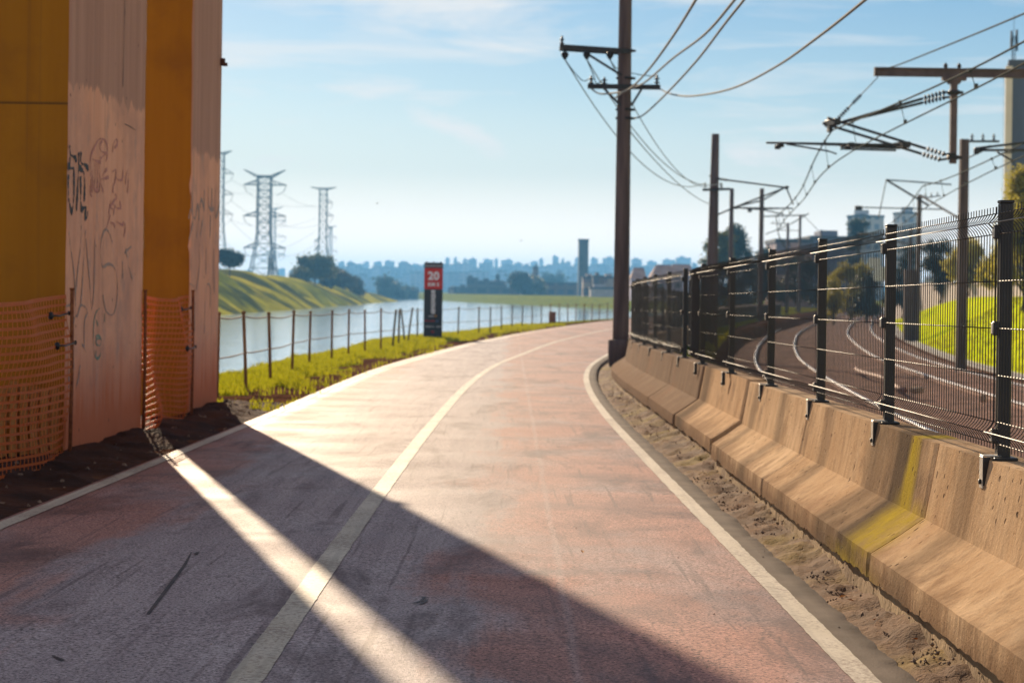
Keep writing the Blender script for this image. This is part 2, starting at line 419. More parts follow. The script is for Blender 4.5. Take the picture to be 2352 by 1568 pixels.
# thin skid streaks
sk = noi(nt, coords(nt, 'Object', (16.0, .5, 1), (0, 0, -.05)), 1.0, 3, .5, .6)
c = mixc(nt, ramp(nt, sk, [(.60, 0.), (.70, .55)]), c, (.11, .075, .075))
grain = ramp(nt, fine, [(.36, .05), (.47, .9), (.58, 1.1), (.70, 2.0)])
c = mixc(nt, .85, c, grain, 'MULTIPLY')
smg = noi(nt, coords(nt, 'Object', (1.5, .42, 1), (0, 0, .12)), .9, 6, .68, .5)
c = mixc(nt, ramp(nt, smg, [(.52, 0.), (.64, .72)]), c, (.085, .052, .054))
c = mixc(nt, ramp(nt, noi(nt, v, 34, 4, .72), [(.55, 0.), (.66, .75)]), c, (.055, .04, .042))
pset(nt, b, col=c, rough=ramp(nt, band, [(.35, .72), (.65, .55)]), spec=.13)
hh = math_(nt, 'ADD', math_(nt, 'MULTIPLY', fine, .8), pits)
pset(nt, b, normal=bump(nt, hh, .5, .004))
mas = simple('bare_asphalt', (.10, .078, .060), (.165, .13, .10), 3, .9, .6, 90, .006, detail=6, spec=.15)
struct('cycle_path', mb, [mr, mas])

mp_, nt, b = newmat('worn_road_paint')
v = coords(nt, 'Object')
wear = math_(nt, 'ADD', noi(nt, v, 40, 5, .75), math_(nt, 'MULTIPLY', math_(nt, 'SUBTRACT', noi(nt, v, 1.2, 4), .5), .5))
cc = mixc(nt, ramp(nt, noi(nt, v, 2.0, 5), [(.3, 0.), (.7, 1.)]), (.47, .41, .30), (.56, .50, .39))
cc = mixc(nt, ramp(nt, wear, [(.47, 0.), (.62, .85)]), cc, (.22, .16, .12))
cc = mixc(nt, ramp(nt, noi(nt, coords(nt, 'Object', (14, .35, 1)), 1.0, 4), [(.52, 0.), (.7, .55)]), cc, (.30, .26, .20))
pset(nt, b, col=cc, rough=.6, spec=.35, normal=bump(nt, noi(nt, v, 85, 4, .75), .5, .005))
def line(name, f, w, seed):
    rng = random.Random(seed); rows = []
    for y in path_rows():
        x = float(f(y)); s_ = float(f(y + .3) - f(y - .3)) / .6; n = math.hypot(1, s_); z = gz(y) + LIFT + .004
        j = [.007 * mnoise.noise((y * 3.1, seed, k)) + .005 * mnoise.noise((y * 11, seed, k + 5)) for k in range(2)]
        rows.append([Vector((x + (-w / 2 + j[0]) / n, y - (-w / 2) * s_ / n, z)), Vector((x, y, z)), Vector((x + (w / 2 + j[1]) / n, y - (w / 2) * s_ / n, z))])
    m = MB(); m.grid(rows); return struct(name, m, mp_)
line('centre_line', pathC, .125, 1)
line('left_edge_line', lambda y: pathL(y) + .03, .11, 2)
line('right_edge_line', pathR, .10, 3)
# dark tyre scuffs on the left lane
md = simple('rubber_scuff', (.025, .022, .025), (.06, .05, .05), 9, .6, .2)
mb = MB()
def scuff(pts, w):
    L_ = []
    for i, (px_, py_) in enumerate(pts):
        p = at(px_, py_, 8.0); d = (gz(8) - EYE) / (p.z - EYE) * 8.0
        q = at(px_, py_, d); q.z = gz(q.y) + LIFT + .004
        L_.append(q)
    for i in range(len(L_) - 1):
        a, c_ = L_[i], L_[i + 1]; t = (c_ - a).normalized(); n = Vector((-t.y, t.x, 0)) * w / 2
        k0 = .3 + .7 * math.sin(math.pi * i / len(L_)); k1 = .3 + .7 * math.sin(math.pi * (i + 1) / len(L_))
        mb.add([a - n * k0, a + n * k0, c_ + n * k1, c_ - n * k1], [(0, 1, 2, 3)])
scuff([(940, 1394), (955, 1392), (968, 1387), (974, 1380)], .016)
scuff([(952, 1396), (966, 1395), (976, 1390), (980, 1384)], .018)
scuff([(962, 1377), (972, 1378), (981, 1380)], .014)
scuff([(120, 1520), (132, 1526), (146, 1532)], .02)
scuff([(440, 1270), (425, 1300), (390, 1350), (340, 1420)], .02)
scuff([(445, 1274), (455, 1270), (450, 1276)], .02)
struct('tyre_scuffs', mb, md)

# ------------------------------------------------------------ silted gutter by the barrier
def gut_h(x, y): return .045 * mnoise.noise((x * 3.1, y * 1.9, 1)) + .026 * mnoise.noise((x * 8, y * 6, 2)) + .015 * mnoise.noise((x * 21, y * 17, 3))
mb = MB(); rows = []
for y in list(np.arange(4.5, 30, .06)) + list(np.arange(30, 70, .4)):
    l = float(pathR(y)) + ASPH - .02; r = float(fenceX(y)) - .28; row = []
    for k in range(15):
        t = k / 14; x = l + (r - l) * t
        z = gz(y) - .035 * (1 - t) ** .6 + .05 * t * t + gut_h(x, y) * (.25 + min(1, t * 2)) - (.05 if k == 0 else .012 if k < 3 else 0)
        row.append(Vector((x, y, z)))
    rows.append(row)
mb.grid(rows)
mg, nt, b = newmat('gutter_silt')
v = coords(nt, 'Object')
f = noi(nt, v, 2.2, 5, .6); f2 = noi(nt, v, 16, 5, .7)
c = mixc(nt, ramp(nt, f, [(.35, 0.), (.65, 1.)]), (.10, .056, .030), (.22, .125, .068))
c = mixc(nt, ramp(nt, noi(nt, v, 1.1, 4), [(.48, 0.), (.64, .85)]), c, (.20, .135, .02))
c = mixc(nt, ramp(nt, f2, [(.56, 0.), (.72, .8)]), c, (.07, .04, .028))
pset(nt, b, col=c, rough=.9, spec=.2, normal=bump(nt, math_(nt, 'ADD', f2, math_(nt, 'MULTIPLY', noi(nt, v, 60, 4), .4)), .8, .025))
struct('gutter', mb, mg)

# ------------------------------------------------------------ dirt bank at the foot of the columns
def mound(x, y):
    pl = float(pathL(y)); e = max(0., min(1., (pl - .02 - x) / .75))
    z = gz(y) - .02 + .05 * e ** .8
    for (mx, my, a, sx_, sy_) in ((-3.62, 17.4, .04, .3, .7), (-3.62, 19.2, .08, .28, .6), (-3.45, 23.5, .12, .4, 1.1), (-3.6, 21.3, .06, .4, .8), (-3.9, 14, .03, .5, 1.5)):
        z += a * math.exp(-((x - mx) / sx_) ** 2 - ((y - my) / sy_) ** 2)
    k = min(1, e * 3); z -= .3 * max(0., min(1., (pl - x - 1.35) / .42)) ** 1.5
    return z + k * (.05 * mnoise.noise((x * 2.1, y * 1.7, 0)) + .035 * mnoise.noise((x * 5.3, y * 4.7, 3)) + .022 * mnoise.noise((x * 12, y * 11, 7)))
mb = MB(); rows = []
for y in np.arange(9, 27.6, .07):
    pl = float(pathL(y)) - .02
    fade = float(smooth((27.6 - y) / 1.2))
    row = []
    for k in range(34):
        x = pl - k * .055
        row.append(Vector((x, y, mound(x, y) * fade + (gz(y) - .06) * (1 - fade))))
    rows.append(row)
mb.grid([r[::-1] for r in rows])
mdz = simple('red_brown_dirt', (.028, .014, .009), (.085, .036, .02), 1.6, .95, .9, 22, .03, detail=6, spec=.1)
struct('dirt_bank', mb, mdz)

# ------------------------------------------------------------ bridge columns
def col_pink(name, zt):
    m, nt, b = newmat(name)
    v = coords(nt, 'Object'); px, py, pz = sep(nt, v)
    rag = math_(nt, 'MULTIPLY', math_(nt, 'SUBTRACT', noi(nt, coords(nt, 'Object', (3, 3, .05)), 1.6, 4, .7), .5), .55)
    up = ramp(nt, math_(nt, 'MULTIPLY', math_(nt, 'SUBTRACT', math_(nt, 'ADD', pz, rag), zt), 12.0), [(0., 0.), (.4, 1.)])
    st = noi(nt, coords(nt, 'Object', (5, 5, .22)), 1.5, 5, .6)
    paint = mixc(nt, ramp(nt, st, [(.3, 0.), (.7, 1.)]), (.70, .335, .205), (.80, .42, .27))
    paint = mixc(nt, ramp(nt, noi(nt, v, 1.1, 6, .65), [(.45, 0.), (.66, .75)]), paint, (.50, .27, .195))
    paint = mixc(nt, ramp(nt, noi(nt, coords(nt, 'Object', (1, 1, .6), (0, 0, 0), (5, 2, 1)), 2.6, 6, .7), [(.56, 0.), (.68, .55)]), paint, (.36, .25, .22))
    raw = mixc(nt, ramp(nt, st, [(.3, 0.), (.7, 1.)]), (.38, .20, .14), (.50, .28, .20))
    c = mixc(nt, up, paint, raw)
    spl = math_(nt, 'ADD', math_(nt, 'SUBTRACT', 1.25, math_(nt, 'MULTIPLY', pz, 1.0)), math_(nt, 'MULTIPLY', math_(nt, 'SUBTRACT', st, .5), 1.1))
    c = mixc(nt, ramp(nt, spl, [(.35, 0.), (1.0, .85)]), c, (.52, .12, .03))
    drip = noi(nt, coords(nt, 'Object', (9, 9, .15)), 1.0, 4, .6)
    c = mixc(nt, ramp(nt, drip, [(.58, 0.), (.72, .45)]), c, (.17, .10, .08))
    pit = vor(nt, coords(nt, 'Object', (1, 1, .75)), 4.2)
    c = mixc(nt, ramp(nt, pit, [(.035, .8), (.06, 0.)]), c, (.05, .03, .025))
    pset(nt, b, col=c, rough=.85, spec=.25, normal=bump(nt, noi(nt, v, 14, 6, .65), .35, .015))
    return m
moch, nt, b = newmat('ochre_bounce_lit_concrete')  # ochre puts warm bounce light on bare concrete into the colour
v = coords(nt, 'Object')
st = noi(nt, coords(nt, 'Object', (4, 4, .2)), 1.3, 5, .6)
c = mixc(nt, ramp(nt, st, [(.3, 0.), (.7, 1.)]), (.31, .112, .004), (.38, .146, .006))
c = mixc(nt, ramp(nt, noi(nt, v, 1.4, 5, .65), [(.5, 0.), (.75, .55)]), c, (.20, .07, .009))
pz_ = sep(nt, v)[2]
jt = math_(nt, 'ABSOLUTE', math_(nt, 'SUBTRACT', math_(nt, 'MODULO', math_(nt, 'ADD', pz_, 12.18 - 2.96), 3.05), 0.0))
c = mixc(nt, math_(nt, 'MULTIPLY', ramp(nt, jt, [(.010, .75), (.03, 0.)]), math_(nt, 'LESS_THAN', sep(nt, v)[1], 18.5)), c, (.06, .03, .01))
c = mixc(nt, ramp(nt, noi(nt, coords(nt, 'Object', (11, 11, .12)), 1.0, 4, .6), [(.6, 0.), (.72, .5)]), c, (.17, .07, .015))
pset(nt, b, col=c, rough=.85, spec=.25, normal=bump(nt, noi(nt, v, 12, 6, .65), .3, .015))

def column(label, n0, n1, w, zt):
    """n0,n1: near and far ends of the face along the path; w: width away from the path"""
    x0, y0 = n0; x1, y1 = n1
    root = thing('bridge_column', (x0, y0, gz(y0)), label, 'column', 'concrete columns of the bridge beside the path')
    d = Vector((x1 - x0, y1 - y0, 0)).normalized(); n = Vector((-1, 0, 0))
    H = 13.5; c_ = .025; zb = -.5
    P = [Vector((x0, y0, 0)), Vector((x1, y1, 0)), Vector((x1 - w, y1, 0)), Vector((x0 - w, y0, 0))]
    zs = [zb] + [k * .07 for k in range(90)] + [7.0, 9.0, H]
    vs = []
    # chamfered corners with knocked and chipped arrises
    for z in zs:
        for i in range(4):
            a, p, q = P[i - 1], P[i], P[(i + 1) % 4]
            ck = .016 + .010 * mnoise.noise((z * 2, i * 5, y0)) + .07 * max(0, mnoise.noise((z * 4.5, i * 9, y0)) - .42)
            e = p + ((a - p).normalized() * ck); f_ = p + ((q - p).normalized() * ck)
            vs += [Vector((e.x, e.y, z)), Vector((f_.x, f_.y, z))]
    mb = MB(); N = 8
    sidemi = {0: 0, 1: 0, 2: 0, 3: 0, 4: 0, 5: 1, 6: 1, 7: 1}   # ring edges: chamfer/faces; the end toward the camera gets the ochre of bounced light
    for r in range(len(zs) - 1):
        for i in range(N):
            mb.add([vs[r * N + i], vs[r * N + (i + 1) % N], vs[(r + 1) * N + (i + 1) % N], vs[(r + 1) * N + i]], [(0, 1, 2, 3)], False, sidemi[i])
    mb.add(vs[-N:], [tuple(range(N))], False, 0)
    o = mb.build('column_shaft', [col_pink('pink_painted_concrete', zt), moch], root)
    return root, P
C1, P1 = column('near pink and ochre bridge column with dark graffiti, behind it a strip of sunlight', (-3.83, 17.15), (-3.71, 20.01), .65, 3.17)
C2, P2 = column('farther pink and ochre bridge column standing against the sky by the river', (-3.66, 22.66), (-3.64, 24.72), .55, 2.98)

# the deck the columns carry, unseen, added above the frame to darken their tops
dk = thing('unseen_bridge_deck', (-8, 21, 9.4), 'unseen concrete bridge deck added above the pink columns to darken their tops', 'bridge')
m = MB(); m.box((-8.5, 21.0, 10.0), (14.5, 18, .5)); m.build('unseen_deck_slab', moch, dk)
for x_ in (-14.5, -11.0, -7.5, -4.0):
    m = MB(); m.box((x_, 21.0, 9.35), (.5, 17.9, .78), None, 0, .02); m.build('unseen_deck_girder', moch, dk)

def face_pt(P, px, py, lift=.004):
    """where a picture point lies on the path-side face of a column"""
    a, c_ = P[0], P[1]; d = (c_ - a)
    for_ = at(px, py, 1.0); ax, az = for_.x, for_.z - EYE
    # a.x + t d.x = ax*(a.y + t d.y)
    t = (ax * a.y - a.x) / (d.x - ax * d.y); y = a.y + t * d.y
    n = Vector((d.y, -d.x, 0)).normalized()
    return Vector((a.x + t * d.x, y, EYE + az * y)) + n * lift
def ribbon(mb, pts, w, mi=0):
    L = len(pts); vs = []
    for i, p in enumerate(pts):
        t = (pts[min(i + 1, L - 1)] - pts[max(i - 1, 0)]).normalized()
        nrm = Vector((1, 0, 0)); s_ = t.cross(nrm).normalized() * w * .5 * (.55 + .35 * math.sin(i * .37 + L) + .2 * math.sin(i * 2.1))
        vs += [p - s_, p + s_]
    mb.add(vs, [(2 * i, 2 * i + 1, 2 * i + 3, 2 * i + 2) for i in range(L - 1)], False, mi)
def spline(pts, k=6):
    pts = [Vector(p) for p in pts]; out = []
    for i in range(len(pts) - 1):
        p0, p1, p2, p3 = pts[max(i - 1, 0)], pts[i], pts[i + 1], pts[min(i + 2, len(pts) - 1)]
        for j in range(k):
            t = j / k
            out.append(.5 * ((2 * p1) + (p2 - p0) * t + (2 * p0 - 5 * p1 + 4 * p2 - p3) * t * t + (3 * p1 - p0 - 3 * p2 + p3) * t ** 3))
    out.append(pts[-1]); return out
def spray(name, col, rough=.7):
    return simple(name, col, tuple(c * 1.6 + .03 for c in col), 30, rough, 0)
mk = spray('black_spray_paint', (.022, .026, .03)); mred = spray('faded_red_spray_paint', (.36, .145, .11))
mgry = spray('faded_grey_spray_paint', (.26, .175, .14)); mgrn = spray('faded_green_spray_paint', (.13, .17, .125))
def graffiti(root, P, strokes, conv, w, mat):
    mb = MB(); w_ = w * 1.25
    for s_ in strokes:
        pts = spline([(*conv(*q), 0) for q in s_], 5)
        ribbon(mb, [face_pt(P, p.x, p.y) for p in pts], w_)
    return mb.build('graffiti', mat, root.children[0])
# crops the strokes were read from -> picture pixels
cA = lambda x, y: ((230 + x / 3.137) / 1.7415, (500 + y / 3.137) / 1.7415)
cB = lambda x, y: ((230 + x / 2.24) / 1.7415, (900 + y / 2.24) / 1.7415)
cC = lambda x, y: ((740 + x / 1.307) / 1.7415, (500 + y / 1.307) / 1.7415)
graffiti(C1, P1, [
    [(150, 255), (157, 380), (148, 500), (130, 525), (165, 545), (200, 555), (205, 700), (202, 900), (190, 1040), (178, 1090), (160, 1040), (140, 930), (130, 780), (132, 620)],
    [(155, 375), (190, 395), (225, 420), (233, 470)],
    [(263, 345), (262, 520), (255, 700), (245, 900), (235, 1080)],
    [(293, 340), (290, 470), (340, 500), (375, 540), (383, 575)],
    [(262, 530), (300, 560), (330, 610), (338, 760), (335, 900), (330, 960)],
    [(285, 645), (290, 800), (288, 930), (293, 1000), (300, 1060), (330, 1040), (355, 1030), (350, 1080), (345, 1180), (375, 1130), (375, 1085)],
], cA, .055, mk)
graffiti(C1, P1, [
    [(430, 900), (410, 840), (420, 700), (410, 560), (415, 400), (460, 280), (520, 180), (580, 185), (615, 240), (620, 330), (560, 400), (530, 420)],
    [(560, 190), (530, 260), (545, 330), (590, 350), (625, 380), (600, 460)],
    [(440, 430), (500, 460), (540, 470)], [(430, 560), (440, 700), (430, 850)], [(465, 480), (470, 640), (460, 800), (510, 830)],
    [(495, 480), (500, 650), (495, 820)], [(520, 500), (530, 700), (520, 840)], [(545, 690), (555, 780), (570, 840)],
    [(545, 680), (590, 670), (640, 655)], [(560, 640), (590, 590), (620, 550)],
    [(690, 340), (700, 240), (735, 180), (750, 240), (715, 290)], [(680, 590), (730, 570), (720, 700), (690, 820), (740, 900), (700, 960), (660, 1030), (700, 1060)],
    [(660, 940), (650, 1040), (640, 1110)], [(730, 660), (770, 690), (810, 680), (820, 560)], [(880, 560), (860, 640), (850, 740)], [(890, 600), (885, 740), (875, 850)],
    [(690, 980), (740, 1040), (790, 1040), (780, 960)], [(820, 1210), (850, 1270), (830, 1400)], [(660, 1220), (700, 1240), (720, 1280)], [(740, 1210), (800, 1250), (830, 1230)],
    [(700, 740), (690, 850)], [(720, 1000), (700, 1130)], [(610, 1290), (640, 1200), (660, 1120)],
], cA, .032, mred)
graffiti(C1, P1, [
    [(100, 60), (115, 200), (145, 420), (160, 680)], [(212, 0), (205, 180), (180, 400), (160, 620)], [(250, 45), (235, 250), (222, 500), (205, 720)],
    [(252, 120), (275, 380), (290, 560), (302, 750), (320, 640), (328, 420), (335, 0)],
    [(490, 155), (465, 80), (430, 40), (395, 110), (385, 230), (400, 370), (450, 350), (500, 370), (530, 460), (535, 620), (515, 760), (480, 805), (430, 760), (405, 620)],
    [(63, 730), (130, 710)], [(120, 720), (118, 850), (135, 910), (150, 820)], [(160, 690), (158, 800), (175, 810), (205, 720), (250, 740), (265, 790), (240, 860), (238, 1080), (250, 1130)],
    [(90, 1180), (95, 1320), (100, 1410)], [(165, 1450), (200, 1250), (190, 1350), (175, 1420)], [(140, 1080), (142, 1300)],
    [(610, 210), (625, 290)], [(660, 190), (600, 250)], [(580, 320), (583, 480)], [(640, 380), (655, 440), (668, 480)], [(215, 1070), (240, 1090)],
], cB, .028, mgry)
graffiti(C1, P1, [
    [(420, 790), (418, 870)], [(375, 745), (340, 790), (322, 900), (320, 1050), (330, 1160), (355, 1195), (382, 1160), (385, 1090)],
    [(345, 850), (360, 900)], [(340, 1000), (365, 990), (390, 1030), (375, 1080), (345, 1060), (350, 1020), (380, 1020)], [(345, 1120), (340, 1185)],
], cB, .026, mgrn)
graffiti(C2, P2, [
    [(18, 490), (30, 440), (50, 490), (65, 420), (75, 500)], [(35, 350), (38, 470)], [(60, 590), (70, 470), (85, 390), (100, 450)], [(100, 340), (98, 440)],
    [(120, 320), (125, 430), (150, 440)], [(140, 330), (138, 440)], [(160, 330), (158, 480), (180, 420)], [(20, 600), (40, 510)], [(80, 580), (90, 500)], [(130, 590), (133, 470)],
], cC, .05, mgry)
graffiti(C2, P2, [
    [(25, 640), (28, 760)], [(25, 830), (45, 850), (48, 950), (50, 1080)], [(70, 660), (75, 720), (60, 860)], [(100, 1090), (105, 900), (118, 830), (132, 860), (130, 960)], [(150, 650), (152, 880)], [(110, 640), (108, 780)],
], cC, .034, mgry)
# the long crack and a formwork seam high on the near column
mb = MB()
ribbon(mb, [face_pt(P1, x, y) for x, y in [(286, -60), (286, 20), (284, 80), (283, 150), (282, 200)]], .028)
ribbon(mb, [face_pt(P1, x, y) for x, y in [(282, 210), (281, 330), (282, 480), (281, 600)]], .009)
ribbon(mb, [face_pt(P1, x, y) for x, y in [(286, 285), (300, 292), (312, 300)]], .014)
mb.build('concrete_crack', spray('dark_crack', (.035, .02, .018)), C1.children[0])
# a small bolt left in the far column's edge
mb = MB(); p = at(512, 143, 24.6); mb.box(p, (.05, .07, .09)); mb.box(p + Vector((.03, 0, -.03)), (.05, .05, .04))
mb.build('anchor_bolt', simple('rusty_iron', (.05, .025, .018), (.12, .05, .03), 20, .8), C2.children[0])

# ------------------------------------------------------------ orange safety nets
mnet, nt, b = newmat('orange_plastic_net')
v = coords(nt, 'Object')
pset(nt, b, col=mixc(nt, noi(nt, v, 6, 3), (.52, .105, .010), (.66, .18, .025)), rough=.5, spec=.4)
tr = nd(nt, 'ShaderNodeBsdfTranslucent'); tr.inputs[0].default_value = (.75, .27, .05, 1)
mx = nd(nt, 'ShaderNodeMixShader'); mx.inputs[0].default_value = .45
nt.links.new(b.outputs[0], mx.inputs[1]); nt.links.new(tr.outputs[0], mx.inputs[2]); nt.links.new(mx.outputs[0], nt.nodes['Material Output'].inputs[0])
mrust = simple('rusty_rebar', (.16, .045, .016), (.28, .095, .03), 25, .85, .4, 120, .003)
mblk = simple('black_plastic_tie', (.012, .012, .014), (.03, .03, .03), 30, .4, 0)
def net(label, a, c_, ztop_a, ztop_c, ties):
    a, c_ = Vector(a), Vector(c_)
    root = thing('safety_net', (a.x, a.y, gz(a.y)), label, 'safety net', 'orange nets between the columns')
    L = (c_ - a).length; d = (c_ - a) / L; n = Vector((d.y, -d.x, 0))
    nv = int(L / .125); mb = MB()
    def P(s_, t):       # s along 0..1, t 0 bottom..1 top
        p = a + d * L * s_
        zb = gz(p.y) + .03 + .05 * math.sin(s_ * 5); zt = ztop_a + (ztop_c - ztop_a) * s_ - .035 * math.sin(math.pi * s_)
        q = p + n * (.05 * math.sin(s_ * 9 + t * 3) * math.sin(math.pi * s_) + .03 * math.sin(t * 7 + s_ * 4) + .03 * mnoise.noise((s_ * 7, t * 5, 2)))
        q.z = zb + (zt - zb) * t; return q
    H = ztop_a - gz(a.y); nh = int(H / .061)
    ns = max(10, int(L / .22))
    def strand(pts, w, up):
        vs = []
        for i, p in enumerate(pts):
            o_ = up * w / 2
            vs += [p - o_ + n * .002, p + o_ + n * .002, p + o_ - n * .002, p - o_ - n * .002]
        fs = []
        for i in range(len(pts) - 1):
            for k in range(4): fs.append((i * 4 + k, i * 4 + (k + 1) % 4, i * 4 + 4 + (k + 1) % 4, i * 4 + 4 + k))
        mb.add(vs, fs)
    for k in range(nh + 1):
        strand([P(i / ns, k / nh) for i in range(ns + 1)], .021 if 0 < k < nh else .032, Vector((0, 0, 1)))
    for k in range(nv + 1):
        strand([P(k / nv, j / 12) for j in range(13)], .012, d)
    mb.build('net_mesh', mnet, root)
    for p, z in ((a, ztop_a), (c_, ztop_c)):
        m = MB(); q = Vector((p.x, p.y, 0))
        m.tube([(q.x + .02, q.y, gz(q.y) - .1), (q.x + .025, q.y + .01, z * .5), (q.x + .02, q.y, z + .06)], .017, 7)
        m.tube([(q.x + .02, q.y, z + .058), (q.x + .02, q.y, z + .075)], .022, 7)
        m.build('stake', mrust, root)
    for (px, py, s_) in ties:
        m = MB(); q = P(s_, (py_to_t(py, P, s_)))
        m.lathe(q + n * .015, [(.0, -.035), (.018, -.025), (.024, .0), (.018, .025), (0, .035)], 8)
        e = P(1.0, py_to_t(py, P, s_)); m.tube([q + n * .02, (q + e) / 2 + n * .02 + Vector((0, 0, -.012)), e + n * .03], .008, 5)
        m.lathe(e + n * .03, [(.0, -.02), (.012, -.014), (.012, .014), (0, .02)], 6)
        m.build('cable_tie', mblk, root)
    return root
def py_to_t(py, P, s_):
    lo, hi = P(s_, 0), P(s_, 1)
    z = EYE + (671 - py + 14 * .95) / F_ * lo.y
    return max(0, min(1, (z - lo.z) / (hi.z - lo.z)))
net('long orange plastic net in the left corner in front of the near column', (-3.60, 11.6, 0), (-3.79, 17.06, 0), 1.30, 1.33, [(118, 753, .88), (118, 822, .88)])
net('short orange plastic net in the gap between both columns, sunlit along one side', (-3.70, 19.98, 0), (-3.64, 22.60, 0), 1.32, 1.32, [(410, 735, .80), (410, 824, .80)])

# old boards leaning at the foot of the near column, behind the net
mwood = simple('weathered_orange_boards', (.30, .11, .022), (.42, .19, .05), 3, .85, .5, 18, .006, (9, 9, .7))
pal = thing('wooden_pallet', (-4.15, 16.95, gz(17)), 'weathered wooden pallet on end behind the orange net at the column foot', 'pallet')
rng = random.Random(4)
xs = np.arange(-4.50, -3.86, .088)
for i, x in enumerate(xs):
    m = MB(); hh = .62 + rng.uniform(-.06, .05); zb = gz(17)
    m.box((x, 16.98, zb + hh / 2), (.064, .02, hh), Matrix.Rotation(rng.uniform(-.015, .015), 3, 'Y'), 0, .004)
    m.build('slat', mwood, pal)
for z in (.12, .34, .56):
    m = MB(); m.box((-4.2, 17.03, gz(17) + z), (.66, .05, .08), None, 0, .006); m.build('crosspiece', mwood, pal)

# ------------------------------------------------------------ concrete barriers
def barrier_mat(name, ca, cb, dark, lichen=None, darkband=None):
    m, nt, b = newmat(name)
    v = coords(nt, 'Object'); px, py, pz = sep(nt, v)
    st = noi(nt, coords(nt, 'Object', (2.6, 2.6, 1.1)), 1.6, 7, .66)
    st2 = noi(nt, coords(nt, 'Object', (9, 9, 1.0)), 1.1, 6, .68)
    c = mixc(nt, ramp(nt, st, [(.3, 0.), (.7, 1.)]), ca, cb)
    c = mixc(nt, ramp(nt, st2, [(.52, 0.), (.74, .6)]), c, dark)
    c = mixc(nt, ramp(nt, noi(nt, v, 1.3, 5), [(.55, 0.), (.75, .55)]), c, (.30, .16, .085))
    rn = noi(nt, coords(nt, 'Object', (1, 3.2, .45)), 1.1, 6, .7)
    c = mixc(nt, ramp(nt, rn, [(.60, 0.), (.70, .5)]), c, dark)
    c = mixc(nt, ramp(nt, noi(nt, v, 2.8, 7, .72), [(.52, 0.), (.66, .6)]), c, (.19, .12, .07))
    # dirt splashed up the foot
    c = mixc(nt, ramp(nt, math_(nt, 'ADD', pz, math_(nt, 'MULTIPLY', math_(nt, 'SUBTRACT', st, .5), .35)), [(.10, .8), (.27, 0.)]), c, (.19, .11, .06))
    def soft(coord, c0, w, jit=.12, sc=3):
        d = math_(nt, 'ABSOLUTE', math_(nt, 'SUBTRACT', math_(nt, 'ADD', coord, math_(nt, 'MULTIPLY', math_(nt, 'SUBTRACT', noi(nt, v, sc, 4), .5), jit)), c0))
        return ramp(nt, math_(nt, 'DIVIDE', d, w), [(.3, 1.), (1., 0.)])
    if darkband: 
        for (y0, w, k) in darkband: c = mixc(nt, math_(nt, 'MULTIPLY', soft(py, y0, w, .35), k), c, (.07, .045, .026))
    if lichen:
        for (y0, w, z0, zw, k) in lichen:
            f = math_(nt, 'MULTIPLY', soft(py, y0, w, .18), soft(pz, z0, zw, .1))
            f = math_(nt, 'MULTIPLY', f, ramp(nt, st2, [(.3, .35), (.6, 1.)]))
            c = mixc(nt, math_(nt, 'MULTIPLY', f, k), c, (.42, .30, .012))
    pit = vor(nt, mixc(nt, .12, v, noi(nt, v, 3.0, 3, .6, 0, 1)), 15)
    pmask = ramp(nt, math_(nt, 'ADD', pit, math_(nt, 'MULTIPLY', math_(nt, 'SUBTRACT', st, .5), -.12)), [(.10, 1.), (.18, 0.)])
    pmask = math_(nt, 'MULTIPLY', pmask, ramp(nt, noi(nt, v, 2.1, 3), [(.48, 0.), (.56, 1.)]))
    c = mixc(nt, math_(nt, 'MULTIPLY', pmask, .8), c, (.07, .045, .03))
    hgt = math_(nt, 'SUBTRACT', math_(nt, 'ADD', math_(nt, 'MULTIPLY', noi(nt, v, 45, 5, .7), .5), math_(nt, 'MULTIPLY', st2, .6)), pmask)
    pset(nt, b, col=c, rough=.95, spec=.03, normal=bump(nt, hgt, .8, .016))
    return m
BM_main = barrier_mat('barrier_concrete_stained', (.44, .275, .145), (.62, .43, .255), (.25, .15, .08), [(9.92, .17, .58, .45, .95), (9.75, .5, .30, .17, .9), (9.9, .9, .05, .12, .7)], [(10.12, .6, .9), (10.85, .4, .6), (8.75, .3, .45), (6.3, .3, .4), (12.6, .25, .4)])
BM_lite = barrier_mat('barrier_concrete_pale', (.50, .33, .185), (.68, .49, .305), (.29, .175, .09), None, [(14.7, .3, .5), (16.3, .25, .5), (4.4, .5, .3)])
BM_grey = barrier_mat('barrier_concrete_dark', (.19, .125, .08), (.27, .185, .12), (.10, .065, .045))  # darker grey-brown tone for the barriers from the jog onwards
BM_half = barrier_mat('barrier_concrete_part_dark', (.47, .30, .165), (.62, .43, .26), (.22, .135, .075), None, [(20.9, .6, .7)])  # darkens towards its far end
PROF = [(-.07, .74), (-.10, .56), (-.135, .385), (-.26, .295), (-.385, .215), (-.39, .16), (-.392, .10)]   # path side, top to foot (offset from the fence line, height)
def fl(y, off=0.0):
    x = float(fenceX(y)); s_ = float(fenceX(y + .3) - fenceX(y - .3)) / .6; n = math.hypot(1, s_)
    return Vector((x + off / n, y - off * s_ / n, gz(y)))
BGROUP = 'concrete barriers in a row under the mesh fence'
